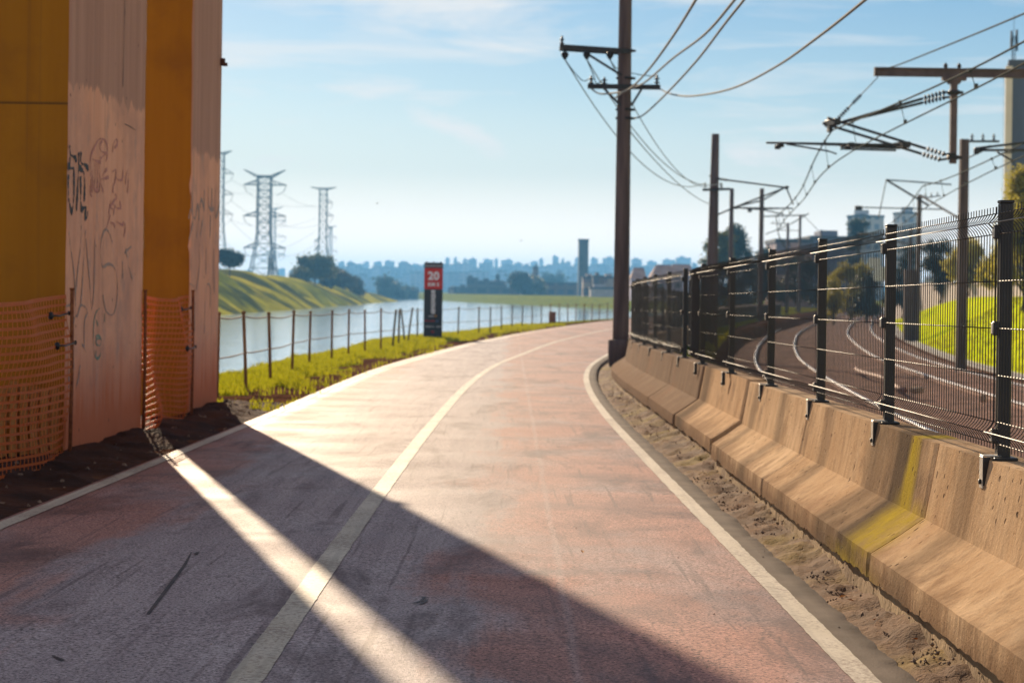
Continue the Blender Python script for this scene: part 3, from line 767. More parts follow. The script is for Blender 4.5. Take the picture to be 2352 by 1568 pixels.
def barrier(y0, y1, mat, label, shift=0.0, foot=True):
    rng = random.Random(int(y0 * 10))
    c0 = fl((y0 + y1) / 2)
    root = thing('concrete_barrier', (c0.x + shift, c0.y, c0.z), label, 'barrier', BGROUP)
    ny = max(6, int((y1 - y0) / .045)) if y0 < 24 else max(6, int((y1 - y0) / .3))
    mb = MB(); rows = []
    for i in range(ny + 1):
        y = y0 + (y1 - y0) * i / ny
        e = min(y - y0, y1 - y) ; ch = max(0, .018 - e) * .6          # rounded arrises at the ends
        row = []
        prof = [(.14, .2), (.13, .74 - .012)] + [(.115, .74)] + PROF
        for k, (o_, z) in enumerate(prof):
            p = fl(y, o_ + shift + (ch if k > 2 else 0))
            zz = z
            if k == len(prof) - 1:
                zz += .022 * (mnoise.noise((y * 2.3, 3.1, 0)) + .6 * mnoise.noise((y * 9, 1, 0)) + .5 * mnoise.noise((y * 23, 7, 0)))
            jj = .004 * mnoise.noise((y * 3, k * 1.7, 2)) + .0025 * mnoise.noise((y * 14, k * 3.1, 5))
            if k in (2, 3): zz -= abs(.010 * max(0, mnoise.noise((y * 7, 9, k)) - .25))
            row.append(Vector((p.x + jj, p.y, p.z + zz)))
        p = fl(y, -.30 + shift); row.append(Vector((p.x, p.y, p.z + .115)))
        rows.append(row)
    mb.grid(rows, False)
    m = len(rows[0])
    mb.add(rows[0], [tuple(range(m - 1, -1, -1))]); mb.add(rows[-1], [tuple(range(m))])
    mb.build('barrier_body', mat, root)
    if foot:
        # rough concrete strip cast under the toe, cracked into pieces
        mb = MB(); y = y0
        while y < y1 - .05:
            ye = min(y1, y + rng.uniform(.95, 1.5))
            if y1 - ye < .4: ye = y1
            n_ = max(4, int((ye - y) / .06)) if y0 < 24 else 3
            rr = []
            for i in range(n_ + 1):
                yy = y + .008 + (ye - y - .016) * i / n_; f0 = -.345 + shift + .012 * mnoise.noise((yy * 3, 0, 0)) + .006 * mnoise.noise((yy * 15, 4, 0))
                q = [fl(yy, f0 + .0), fl(yy, f0 - .012), fl(yy, f0 - .03)]
                zt = .105 + .012 * mnoise.noise((yy * 5, 8, 0))
                rr.append([Vector((q[0].x + .3, q[0].y, q[0].z + zt)), Vector((q[0].x, q[0].y, q[0].z + zt)), Vector((q[1].x, q[1].y, q[1].z + zt - .03)), Vector((q[2].x, q[2].y, q[2].z - .12))])
            mb.grid(rr, False); mb.add(rr[0], [(3, 2, 1, 0)]); mb.add(rr[-1], [(0, 1, 2, 3)])
            y = ye
        mb.build('footing', FOOT, root)
    return root
FOOT = simple('footing_concrete', (.20, .125, .065), (.40, .28, .15), 2.5, .9, .7, 35, .02, (1, 1, .6))
barrier(3.3, 5.38, BM_lite, 'pitted concrete barrier nearest the viewer, cut off at the right edge of the view')
barrier(5.40, 9.45, BM_main, 'pitted concrete barrier below the nearest thick fence post')
barrier(9.465, 13.48, BM_main, 'concrete barrier with a broad yellow lichen streak down its face')
barrier(13.49, 16.95, BM_lite, 'clean pale concrete barrier ending at the wide open gap')
barrier(17.52, 21.4, BM_half, 'concrete barrier just beyond the wide gap, half of it dark', .05)
barrier(21.42, 25.4, BM_grey, 'dark concrete barrier under the bend where the fence line jogs', .03)
barrier(25.42, 29.4, BM_grey, 'dark grey concrete barrier, second beyond the jog in the fence', .02)
barrier(29.42, 33.4, BM_grey, 'dark grey concrete barrier, third beyond the jog in the fence', .02)
barrier(33.42, 37.4, BM_grey, 'dark grey concrete barrier, fourth beyond the jog in the fence', .02)
barrier(37.42, 41.4, BM_grey, 'dark concrete barrier partly hidden behind the dark pole foot', .02)
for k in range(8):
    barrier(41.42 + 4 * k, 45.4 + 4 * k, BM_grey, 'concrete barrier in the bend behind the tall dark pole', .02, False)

# ------------------------------------------------------------ welded mesh fence on the barriers
mfen = simple('black_coated_wire', (.030, .026, .022), (.046, .038, .030), 8, .45, 0, spec=.35)
mpost = simple('black_coated_post', (.018, .018, .017), (.030, .027, .024), 5, .5, .1, 60, .002, spec=.4)
mclip = simple('galvanised_clip', (.40, .36, .30), (.60, .55, .46), 18, .45, .1, metal=.35)
HW = [.068, .117, .16, .357, .556, .756, .956, 1.0, 1.044]
VP = [(.045, 0), (.068, 0), (.09, -.012), (.117, -.034), (.14, -.012), (.16, 0), (.556, 0), (.956, 0), (.978, -.012), (1.0, -.034), (1.022, -.012), (1.044, 0), (1.072, 0)]
def foff(z):
    for (a, oa), (b_, ob) in zip(VP, VP[1:]):
        if a <= z <= b_: return oa + (ob - oa) * (z - a) / (b_ - a)
    return 0
def panel_mesh(root, a, c_, far):
    a, c_ = Vector(a), Vector(c_); L = (c_ - a).length; d = (c_ - a).normalized(); dh = Vector((d.x, d.y, 0)).normalized()
    n = Vector((dh.y, -dh.x, 0))        # away from the path
    mb = MB(); nv = max(2, int(L / .05)); r = .0017 if far else .0022
    for i in range(nv + 1):
        p = a + (c_ - a) * ((i + .0) / nv if nv else 0)
        mb.tube([p + n * (o_ - .004) + Vector((0, 0, z)) for z, o_ in VP], r, 4 if far else 5, False)
    for z in HW:
        o_ = foff(z) - (.014 if z in (1.0, .117) else 0)          # on the path side along the folds
        mb.tube([a + n * (o_ + .002) + Vector((0, 0, z)), c_ + n * (o_ + .002) + Vector((0, 0, z))], r * 1.15, 5, True)
    return mb.build('mesh_panel', mfen, root)
def fence(label, posts, ends, far):
    """posts: points on top of the barrier; ends: loose panel ends beyond the first/last post"""
    root = thing('wire_mesh_fence', posts[0], label, 'fence', 'mesh fence runs along the railway')
    for i, p in enumerate(posts):
        q = posts[min(i + 1, len(posts) - 1)] - posts[max(i - 1, 0)]; ang = math.atan2(-q.x, q.y); R_ = Matrix.Rotation(ang, 3, 'Z')
        m = MB(); m.box(p + Vector((0, 0, .545)), (.055, .06, 1.09), R_, 0, .006); m.box(p + Vector((0, 0, 1.094)), (.059, .064, .012), R_, 0, .003)
        m.box(p + Vector((0, 0, .006)), (.10, .14, .012), R_, 0, .003)
        po = m.build('post', mpost, root)
        nrm = R_ @ Vector((-1, 0, 0)); al = R_ @ Vector((0, 1, 0))
        m = MB()                                                    # angle plate bolted over the barrier's edge
        m.box(p + nrm * .088 + Vector((0, 0, -.055)), (.006, .06, .135), R_, 0, .002)
        m.box(p + nrm * .05 + Vector((0, 0, .016)), (.08, .06, .006), R_, 0, .002)
        m.box(p + nrm * .075 - al * .03 + Vector((0, 0, -.05)), (.03, .006, .12), R_, 1)
        m.tube([p + nrm * .09 + Vector((0, 0, -.095)), p + nrm * .10 + Vector((0, 0, -.095))], .012, 7, True, 1)
        m.build('mounting_bracket', [mclip, mpost], po)
        for z in (.965, .556, .10):
            m = MB(); m.box(p + nrm * .036 + Vector((0, 0, z)), (.026, .036, .06), R_, 0, .004); m.box(p + nrm * .051 + Vector((0, 0, z)), (.006, .026, .045), R_, 1, .002)
            m.build('panel_clamp', [mpost, mclip], po)
    segs = [(posts[i], posts[i + 1]) for i in range(len(posts) - 1)] + ends
    for a, c_ in segs:
        q = (c_ - a); ang = math.atan2(-q.x, q.y); nrm = Matrix.Rotation(ang, 3, 'Z') @ Vector((-1, 0, 0)); u = q.normalized()
        panel_mesh(root, a + nrm * .036 + u * .008, c_ + nrm * .036 - u * .008, far)
    return root
def fp(y, dx=0.0): p = fl(y, .0); return Vector((p.x - .005 + dx, p.y, p.z + .742))
NP = [3.4, 5.92, 8.46, 11.02, 13.45, 16.05, 18.95, 21.85]
fence('near run of black wire mesh fence on the barriers, ending at the jog', [fp(y) for y in NP], [(fp(21.85), fp(23.35, .05))], False)
FP_ = [24.5 + 2.53 * k for k in range(21)]
fence('far run of black wire mesh fence curving away behind the dark pole', [fp(y, .03) for y in FP_], [(fp(24.5, .03), fp(23.7, .0))], True)

# ------------------------------------------------------------ kilometre sign
sg = thing('kilometre_sign', (-3.02, 76.4, gz(76.4)), 'tall dark kilometre sign with a red square reading 20 on the grass verge', 'sign')
mnavy = simple('navy_sign_panel', (.010, .012, .022), (.016, .018, .030), 2, .38, .05, spec=.5)
mredp = simple('red_sign_panel', (.50, .020, .015), (.58, .03, .02), 2, .45, 0)
mwht = simple('white_sign_letters', (.75, .70, .72), (.82, .78, .80), 8, .5, 0)
sx0, sy0 = -3.02, 76.4; sz0 = gz(sy0); SW = .715; SH = 2.93; RS = Matrix.Rotation(math.radians(4), 3, 'Z')
def sp(u, w, o_=-.09): return Vector((sx0, sy0, 0)) + RS @ Vector((u, o_, 0)) + Vector((0, 0, sz0 + w))
m = MB(); m.box((sx0, sy0, sz0 + SH / 2 - .1), (SW, .17, SH + .2), RS, 0, .012); m.build('sign_body', mnavy, sg)
m = MB(); m.box(sp(0, SH - .62, -.088), (SW - .004, .012, .80), RS); redp = m.build('red_panel', mredp, sg)
for u in (-.3, 0, .3):
    pass
m = MB()
for u in (-.27, 0, .27): m.lathe(sp(u, SH - .001, 0), [(.02, 0), (.02, .03), (.012, .045), (0, .05)], 8)
m.build('cap_bolt', mnavy, sg)
def text_mesh(name, body, size, u, w, mat, parent, rot90=False, bold=.012):
    cu = bpy.data.curves.new('t', 'FONT'); cu.body = body; cu.size = size; cu.align_x = 'CENTER'; cu.align_y = 'CENTER'; cu.extrude = .004; cu.offset = bold; cu.space_character = 1.05
    to = bpy.data.objects.new('t', cu); COL.objects.link(to)
    dg = bpy.context.evaluated_depsgraph_get(); me = bpy.data.meshes.new_from_object(to.evaluated_get(dg))
    bpy.data.objects.remove(to); me.name = name
    off = ORG[parent.name]
    q = Matrix.Rotation(math.radians(90), 3, 'X')
    if rot90: q = q @ Matrix.Rotation(math.radians(90), 3, 'Z')
    base = sp(u, w, -.099)
    for vtx in me.vertices: vtx.co = base + RS @ (q @ vtx.co) - off
    me.materials.clear(); me.materials.append(mat)
    o = bpy.data.objects.new(name, me); COL.objects.link(o); o.parent = parent; ORG[o.name] = off
    return o
text_mesh('number_lettering', '20', .42, .0, SH - .53, mwht, redp, False, .016)
text_mesh('unit_lettering', 'KM S', .19, .0, SH - .85, mwht, redp, False, .008)
# small print too blurred to read: bars of the same size and tone
def bars(name, items, mat):
    m = MB()
    for (u0, u1, w, h) in items: m.box(sp((u0 + u1) / 2, w, -.087), (u1 - u0, .008, h), RS)
    m.build(name, mat, sg)
mgrl = simple('grey_sign_print', (.30, .28, .30), (.42, .40, .42), 40, .5, 0)
rng = random.Random(8)
bars('header_print', [(-.31 + i * .049, -.31 + i * .049 + .036, SH - .135, .065 + .02 * (i % 3 == 0)) for i in range(13)], mgrl)
bars('vertical_print', [(-.085 + .01 * (i % 2), .085 - .012 * ((i + 1) % 3), SH - 1.10 - i * .092, .062) for i in range(10)], mwht)
bars('sponsor_print', [(-.17, .03, SH - 2.06, .05), (-.29, -.05, SH - 2.46, .05), (-.02, .04, SH - 2.46, .04), (.13, .29, SH - 2.46, .05)], mgrl)
bars('red_print', [(-.33, -.17, SH - 2.24, .055), (-.14, .07, SH - 2.24, .055), (-.06, .05, SH - 2.66, .09)], simple('dull_red_print', (.25, .02, .02), (.3, .03, .03), 5, .5, 0))
bars('amber_print', [(.05, .14, SH - 2.05, .06)], simple('amber_print', (.4, .18, .02), (.5, .22, .03), 5, .5, 0))
bars('blue_print', [(.12, .2, SH - 2.24, .05)], simple('blue_print', (.05, .1, .25), (.08, .14, .3), 5, .5, 0))

# ------------------------------------------------------------ railing along the river
mpr = simple('rust_stained_railing_post', (.17, .065, .022), (.30, .15, .06), 5, .8, .3, 60, .003, (1, 1, .6))
mpg = simple('dull_green_railing_post', (.10, .095, .06), (.17, .13, .075), 6, .75, .2, 60, .003)
mcab = simple('rusty_railing_cable', (.20, .13, .09), (.34, .25, .19), 9, .7, .1)
RP = [(-3.98, 24.0), (-4.0, 27.1), (-4.02, 30.3), (-4.05, 33.6), (-4.20, 38.2), (-4.36, 43.0), (-4.20, 46.6), (-4.12, 50.4), (-3.92, 53.4), (-3.66, 55.9), (-3.60, 60.2), (-3.60, 63.6), (-3.70, 69.4), (-3.68, 70.6), (-3.66, 77.6), (-2.26, 84.3), (-1.42, 86.8), (-.96, 89.8), (-.48, 94.6), (.02, 101.5), (.56, 105.8), (1.14, 110.8), (1.72, 115.2), (2.34, 119.8), (2.95, 123), (3.55, 126), (4.15, 128.8), (4.80, 131.6), (5.40, 134), (6.00, 136.6), (6.75, 140.5), (7.6, 144.5), (8.6, 149), (9.8, 154)]
lean = {10: .10, 12: -.16, 13: .16, 3: -.05, 2: -.06, 4: .02, 0: .02}
rr = thing('river_railing', (RP[2][0], RP[2][1], gz(RP[2][1])), 'rusty post railing with two slack cables along the river bank', 'railing')
tops = []; mids = []
rng = random.Random(5)
for i, (x, y) in enumerate(RP):
    z = gz(y) - .02; l = lean.get(i, rng.uniform(-.02, .02)); h = 1.17 + rng.uniform(-.03, .03)
    m = MB(); m.tube([(x, y, z - .15), (x + l * .5, y, z + h * .5), (x + l, y, z + h)], .027 if y < 60 else .034, 8); m.lathe((x + l, y, z + h), [(.034, 0), (.034, .02), (.02, .035), (0, .04)], 8)
    m.build('post', mpr if (y < 58 or y > 118) else mpg, rr)
    tops.append(Vector((x + l, y - .04, z + h - .04))); mids.append(Vector((x + l * .5, y - .04, z + h * .5)))
for nm, L, sag in (('top_cable', tops, .03), ('lower_cable', mids, .015)):
    pts = []
    for i in range(len(L) - 1):
        for k in range(6):
            t = k / 6; p = L[i].lerp(L[i + 1], t); p.z -= sag * 4 * t * (1 - t) * (1 if (i % 3) else 1.6); pts.append(p)
    pts.append(L[-1]); m = MB(); m.tube(pts, .011, 6); m.build(nm, mcab, rr)
# rust-brown box by the railing
bx_ = thing('litter_bin', (2.46, 120.5, gz(120)), 'rust brown litter bin on the grass beside the river railing', 'litter bin')
mbin = simple('rust_brown_steel', (.20, .055, .02), (.30, .10, .035), 6, .7, .2)
m = MB(); z = gz(120); m.box((2.46, 120.5, z + .36), (.42, .42, .62), None, 0, .03); m.build('bin_body', mbin, bx_)
m = MB(); m.box((2.46, 120.5, z + .69), (.46, .46, .04), None, 0, .015); m.build('lid', mbin, bx_)
m = MB()
for dx in (-.15, .15): m.box((2.46 + dx, 120.5, z + .02), (.05, .3, .1))
m.build('foot', mbin, bx_)

# ------------------------------------------------------------ railway
def tz(y): return gz(y) - .5          # rail head level
mbal = simple('reddish_ballast', (.13, .064, .045), (.26, .135, .095), 1.2, .95, 1.0, 16, .06, detail=6, spec=.1)
nt = mbal.node_tree; b = nt.nodes['Principled BSDF']
v = coords(nt, 'Object'); st = vor(nt, v, 8, 'Color'); sv = sep(nt, st)[0]
old = b.inputs['Base Color'].links[0].from_socket
pset(nt, b, col=mixc(nt, .8, old, ramp(nt, sv, [(0., .35), (1., 1.6)]), 'MULTIPLY'))
mb = MB(); rows = []
for y in list(np.arange(6, 60, .5)) + list(np.arange(60, 200, 2)) + list(np.arange(200, 460, 8)):
    row = []
    offs = [-2.45, -2.0, -1.5, -.8, 0, .8, 1.5, 2.4, TD - 1.5, TD - .8, TD, TD + .8, TD + 1.5, TD + 2.0, TD + 2.35]
    zz = [-.32, -.2, -.13, -.115, -.13, -.115, -.13, -.17, -.13, -.115, -.13, -.115, -.13, -.2, -.32]
    for o_, z in zip(offs, zz):
        x, yy = trk(y, o_); x = max(x, float(fenceX(min(y, 118))) + .45) if y < 118 else x
        row.append(Vector((x, yy, tz(y) + z + .02 * float(vnoise(x, yy, 2.7, 1)))))
    rows.append(row)
mb.grid(rows); struct('ballast', mb, mbal)
# concrete drain beside the second track
mdr = simple('drain_concrete', (.22, .20, .18), (.34, .31, .28), 2, .9, .4, 14, .02)
mb = MB(); rows = []
for y in list(np.arange(6, 120, 1.0)) + list(np.arange(120, 300, 4)):
    row = []
    for o_, z in ((2.45, -.3), (2.5, -.16), (2.62, -.155), (2.72, -.2), (2.95, -.2), (3.05, -.155), (3.17, -.16), (3.22, -.34)):
        x, yy = trk(y, TD + o_ - .1); row.append(Vector((x, yy, tz(y) + z)))
    rows.append(row)
mb.grid(rows, False); struct('drain_channel', mb, mdr)
mrail, nt, b = newmat('rail_steel'); v = coords(nt, 'Object')
pset(nt, b, col=mixc(nt, noi(nt, v, 6, 4), (.22, .10, .07), (.34, .17, .12)), rough=.7, metal=.1)
mhead, nt, b = newmat('polished_rail_head')
pset(nt, b, col=(.62, .60, .60), rough=.30, metal=1.0)
def track(off, label):
    root = thing('railway_track', (*trk(20, off), tz(20)), label, 'railway track', 'curving railway tracks')
    for s_ in (-.835, .835):
        m = MB(); rows = []
        for y in list(np.arange(8, 130, .6)) + list(np.arange(130, 460, 3)):
            row = []
            for o_, z in ((-.07, -.17), (-.07, -.155), (-.012, -.14), (-.012, -.045), (-.036, -.03), (-.036, -.006), (-.028, 0), (.028, 0), (.036, -.006), (.036, -.03), (.012, -.045), (.012, -.14), (.07, -.155), (.07, -.17)):
                x, yy = trk(y, off + s_ + o_); row.append(Vector((x, yy, tz(y) + z)))
            rows.append(row)
        n = len(rows[0])
        for i in range(len(rows) - 1):
            for k in range(n - 1):
                m.add([rows[i][k], rows[i][k + 1], rows[i + 1][k + 1], rows[i + 1][k]], [(0, 1, 2, 3)], False, 1 if 4 <= k <= 8 else 0)
        m.build('rail', [mrail, mhead], root)
track(0, 'nearer railway track with two shining rails curving away behind the fence')
track(TD, 'farther railway track with dull red rails beside the bright green field')
# a length of rusty rail and lumps left lying between the tracks
junk = thing('scrap_rail', (*trk(52, 2.3), tz(52)), 'short rusty bent bar lying on the ballast between the tracks', 'scrap metal')
m = MB(); m.tube([Vector((*trk(y, 2.2 + .12 * math.sin(y * .5)), tz(y) + .02)) for y in np.arange(46, 63, 1.5)], .06, 6); m.build('bar', mrail, junk)
m = MB(); p = Vector((*trk(45.5, 2.3), tz(45) + .05)); m.box(p, (.22, .3, .14), .4, 0, .03); m.box(p + Vector((.8, -3, -.02)), (.12, .14, .16), .9, 0, .03); m.build('lump', simple('pale_stone', (.4, .27, .17), (.5, .36, .24), 9, .9), junk)

# ------------------------------------------------------------ poles
mconc = simple('dark_weathered_pole', (.075, .050, .044), (.15, .105, .092), 1.4, .85, .35, 20, .01, (6, 6, .5), spec=.2)
miron = simple('dark_bracket_iron', (.020, .020, .020), (.045, .04, .038), 12, .6, .2, metal=.2)
mins = simple('dark_glazed_insulator', (.018, .014, .014), (.03, .022, .02), 10, .5, 0, spec=.2)
mwire = simple('aluminium_cable', (.17, .165, .145), (.25, .24, .21), 12, .85, 0, spec=.1)
mwdk = simple('dark_catenary_wire', (.035, .045, .038), (.06, .07, .06), 12, .9, 0, spec=.05)
def insulator(m, p, axis, L=.28, r=.075, k=3, mi=0):
    """a ribbed insulator starting at p along axis"""
    prof = [(.022, 0)]
    for i in range(k):
        z0 = L * (i + .25) / (k + .5)
        prof += [(.025, z0), (r, z0 + L * .06), (r * .9, z0 + L * .12), (.028, z0 + L * .16)]
    prof += [(.022, L)]
    m.lathe(p, prof, 10, mi, axis)

D0 = 44.5
pb = at(1425, 838, D0); pb.z = gz(D0) - .1
up = thing('utility_pole', (pb.x, pb.y, pb.z), 'tall dark utility pole with two crossarms rising at the inside of the path bend', 'pole')
m = MB()
m.lathe((pb.x, pb.y, gz(D0) + .0), [(.185, .3), (.182, 1.0), (.170, 3), (.158, 5.5), (.142, 8.6), (.128, 11.0), (.10, 11.03)], 18); m.build('pole_shaft', mconc, up)
m = MB(); m.lathe((pb.x - .05, pb.y - .02, gz(D0)), [(.16, -.35), (.17, -.05), (.215, .05), (.235, .35), (.236, .60), (.215, .615), (.15, .62)], 18); m.build('base_collar', mconc, up)
def lvl(py, px=1430): return at(px, py, D0).z
zu, zl = lvl(117), lvl(202); xp = pb.x + .03
m = MB()
ax = at(1285, 113, D0).x; bx2 = at(1446, 120, D0).x
for dy in (-.2, .2): m.bar((ax, D0 + dy + (-.25), zu + .02), (bx2, D0 + dy, zu - .03), .05, .10)
m.box((ax + .04, D0 - .25, zu + .02), (.06, .44, .08)); uca = m.build('upper_crossarm', miron, up)
m = MB(); a2 = at(1349, 202, D0).x; b2 = at(1515, 202, D0).x
m.bar((a2, D0 - .22, zl), (b2, D0 - .22, zl), .10, .105); lca = m.build('lower_crossarm', miron, up)
m = MB(); 
m.bar((at(1345, 128, D0).x, D0 - .2, lvl(126)), (xp - .1, D0 - .2, lvl(176)), .04, .05); m.build('crossarm_brace', miron, up)
for sgn, px in ((-1, 1385), (1, 1473)):
    m = MB(); m.bar((at(px, 207, D0).x, D0 - .22, zl - .03), (xp + sgn * .12, D0 - .2, lvl(245)), .035, .05); m.build('crossarm_brace', miron, up)
UPI = []
for px in (1297, 1347, 1400):
    m = MB(); p = at(px, 122, D0); p.y -= .22; m.lathe(p, [(.02, .03), (.03, 0), (.075, -.02), (.085, -.08), (.06, -.12), (.03, -.17), (0, -.18)], 10); m.build('hanging_insulator', mins, uca); UPI.append(p + Vector((0, 0, -.17)))
m = MB(); insulator(m, at(1290, 112, D0) + Vector((0, -.25, .05)), (0, 0, 1), .20, .06, 2); m.build('pin_insulator', mins, uca)
LPI = []
for px, h in ((1357, .20), (1387, .16), (1507, .22)):
    m = MB(); p = at(px, 202, D0) + Vector((0, -.22, .05)); insulator(m, p, (0, 0, 1), h, .075, 2); m.build('pin_insulator', mins, lca); LPI.append(p + Vector((0, 0, h * .8)))
for py in (117, 180, 202, 252, 272):
    m = MB(); z = lvl(py); m.lathe((xp, D0, z), [(.152, -.03), (.158, -.03), (.158, .03), (.152, .03)], 16); m.box((xp + .17, D0, z), (.09, .05, .05)); m.box((xp - .17, D0, z), (.09, .05, .05)); m.build('pole_band', miron, up)

CG = 'power cables strung from the tall utility pole'
def cable(name, pts, r, mat, label, group=CG, cat='power cable', k=8):
    P_ = spline(pts, k); m = MB(); m.tube(P_, r, 6)
    return tag(m.build(name, mat), label, cat, group)
A_ = lambda L: [at(x, y, d) for x, y, d in L]
cable('power_cable', A_([(1352, 198, 45.1), (1375, 215, 44.5), (1410, 214, 43), (1445, 205, 40.5), (1490, 160, 36), (1545, 85, 31), (1600, -3, 26), (1700, -170, 20)]), .020, mwire, 'pale power cable, leftmost of those rising from the pole to the top edge')
cable('power_cable', A_([(1412, 226, 45), (1440, 207, 43), (1480, 190, 39), (1545, 135, 34), (1620, 78, 29), (1690, -3, 25), (1800, -140, 20)]), .019, mwire, 'pale power cable, second from the left of those leaving the top edge')
cable('power_cable', A_([(1447, 272, 45.2), (1475, 266, 43), (1528, 218, 38), (1600, 140, 33), (1665, 55, 28), (1718, -12, 25), (1820, -150, 20)]), .018, mwire, 'pale thin power cable fixed lowest on the pole and crossing another cable')
cable('power_cable', A_([(1511, 201, 45), (1540, 216, 42), (1590, 221, 38), (1680, 204, 32), (1780, 155, 27), (1880, 85, 23), (1990, -2, 19.5), (2100, -95, 17)]), .017, mwire, 'pale power cable sagging in a long curve from the right crossarm end')
# jumpers
cable('jumper_wire', [UPI[0], at(1318, 165, 45.1), at(1340, 186, 45.1), LPI[0]], .011, mwdk, 'short drooping jumper wire at the left ends of both crossarms', CG, 'power cable')
cable('jumper_wire', [UPI[1], at(1362, 170, 45.1), at(1371, 192, 45.1), LPI[1]], .011, mwdk, 'short jumper wire below the middle of the upper crossarm', CG, 'power cable')
cable('jumper_wire', [UPI[2], at(1420, 160, 44.9), at(1470, 172, 44.9), LPI[2]], .011, mwdk, 'jumper wire passing across the pole to the right crossarm insulator', CG, 'power cable')

# second, bare pole farther along
D1 = 75.0
q = at(1633, 700, D1); q.z = tz(D1) - .3
p2 = thing('utility_pole', q, 'bare tapered dark pole rising behind the fence with a short low crossarm', 'pole')
m = MB(); zt = at(1641, 308, D1).z; m.tube([q, Vector((q.x + .04, D1, (q.z + zt) / 2)), Vector((q.x + .08, D1, zt))], [.27, .2, .145], 14); m.build('pole_shaft', mconc, p2)
m = MB(); a_ = at(1612, 437, D1); c2_ = at(1676, 435, D1); m.bar(a_ + Vector((0, -.25, 0)), c2_ + Vector((0, -.25, 0)), .08, .09); m.build('crossarm', miron, p2)
BI = []
for px in (1618, 1655):
    m = MB(); p = at(px, 435, D1) + Vector((0, -.25, .04)); insulator(m, p, (0, 0, 1), .2, .07, 2); m.build('pin_insulator', mins, p2); BI.append(p + Vector((0, 0, .18)))
BI.append(at(1633, 470, D1)); BI.append(at(1628, 430, D1))
def sagline(name, a, c_, sag, r, mat, label, group, cat='power cable'):
    pts = [a.lerp(c_, t) - Vector((0, 0, 4 * sag * t * (1 - t))) for t in np.linspace(0, 1, 22)]
    m = MB(); m.tube(pts, r, 5); return tag(m.build(name, mat), label, cat, group)
mwth = simple('thin_pale_wire', (.22, .25, .25), (.30, .33, .33), 12, .9, 0, spec=.05)
WG = 'thin wires hanging between the two poles'
sagline('power_wire', UPI[0], BI[0], 1.05, .014, mwth, 'thin sagging wire from the leftmost insulator of the upper crossarm', WG)
sagline('power_wire', UPI[1], BI[1], .95, .014, mwth, 'thin sagging wire from the middle insulator of the upper crossarm', WG)
sagline('power_wire', at(1447, 302, D0), BI[2], .25, .013, mwth, 'thin wire running almost straight down to the second pole', WG)
sagline('power_wire', UPI[2], BI[3], .75, .013, mwth, 'thin sagging wire nearest the sky side between the two poles', WG)

# ------------------------------------------------------------ catenary
def rod(m, a, c_, r=.03, n=7, mi=0): m.tube([a, c_], r, n, True, mi)
def ribs(m, a, c_, k=5, r=.07, mi=1):
    d = (c_ - a) / k
    for i in range(k):
        p = a + d * i; u = d.normalized()
        m.lathe(p, [(.028, 0), (r, d.length * .3), (r * .9, d.length * .5), (.028, d.length * .7)], 9, mi, u)
mcat = simple('dark_painted_tube', (.026, .022, .020), (.055, .045, .040), 6, .55, .15, 40, .003, metal=.15)
mbeam = simple('brown_steel_beam', (.085, .055, .045), (.15, .10, .085), 3, .6, .2, 30, .004)
# the great cantilever at the right edge hangs from a beam whose mast stands just outside the frame
DP = 47.0
bl = at(2008, 165, DP); mastx = 15.4
pt_ = thing('catenary_portal', (mastx, DP, tz(DP) - .3), 'brown steel beam reaching in from the right with a hanging drop post and cantilever', 'catenary gantry')
zb = bl.z
m = MB(); hb = .205; 
m.box(((bl.x + mastx) / 2, DP, zb + hb / 2 - .01), (mastx - bl.x, .16, .02)); m.box(((bl.x + mastx) / 2, DP, zb - hb / 2 + .01), (mastx - bl.x, .16, .02)); m.box(((bl.x + mastx) / 2, DP, zb), (mastx - bl.x, .02, hb - .04))
m.box((bl.x + .01, DP, zb), (.02, .14, hb - .044)); m.build('beam', mbeam, pt_)
m = MB(); m.box((mastx + .12, DP, (zb + .6 + tz(DP) - .4) / 2), (.3, .3, zb + .6 - tz(DP) + .4), None, 0, .02); m.build('mast', mconc, pt_)
dpx = at(2191, 185, DP).x; dz1 = at(2191, 376, DP).z
m = MB(); zt = zb - hb / 2
m.box((dpx, DP, zt - .04), (.56, .2, .08)); m.box((dpx, DP, (zt - .08 + dz1) / 2), (.155, .16, zt - .08 - dz1), None, 0, .01)
for s_ in (-1, 1): m.box((dpx + s_ * .11, DP, zt - .12), (.08, .14, .08), Matrix.Rotation(s_ * .785, 3, 'Y'))
m.build('drop_post', mbeam, pt_)
m = MB()
for px in (2172, 2203): 
    p = at(px, 152, DP); m.lathe((p.x, DP, zb + hb / 2), [(.02, 0), (.05, .03), (.05, .08), (.02, .12), (0, .14)], 8)
for py in (213, 362):
    z = at(2191, py, DP).z; m.box((dpx, DP, z), (.26, .26, .1), None, 0, .02); m.box((dpx + .16, DP, z), (.12, .06, .07))
m.build('clamp', mcat, pt_)
# two parallel cantilever frames, front and back of the drop post
for dy, off in ((-.28, 0), (.28, 12)):
    m = MB()
    a = at(2170, 212 + off * 1.0, DP + dy); b_ = at(1922, 284, DP + dy); i1 = a.lerp(b_, .2)
    ribs(m, a, i1, 6); rod(m, i1, b_, .034); rod(m, a, Vector((dpx, DP + dy * .6, a.z)), .03)
    a = at(2170 - off * .8, 355 + off, DP + dy); b_ = at(1900 - off * .9, 271 + off, DP + dy); i1 = a.lerp(b_, .16)
    ribs(m, a, i1, 5); rod(m, i1, b_, .034); rod(m, a, Vector((dpx, DP + dy * .6, a.z + .03)), .03)
    m.build('cantilever_tube', [mcat, mins], pt_)
m = MB()
cl_ = at(1912, 282, DP); m.box(cl_, (.16, .7, .16), .2, 0, .02); m.box(at(1906, 296, DP), (.1, .3, .14)); rod(m, at(1909, 285, DP), at(1905, 305, DP), .02)
m.build('stay_clamp', mcat, pt_)
m = MB()
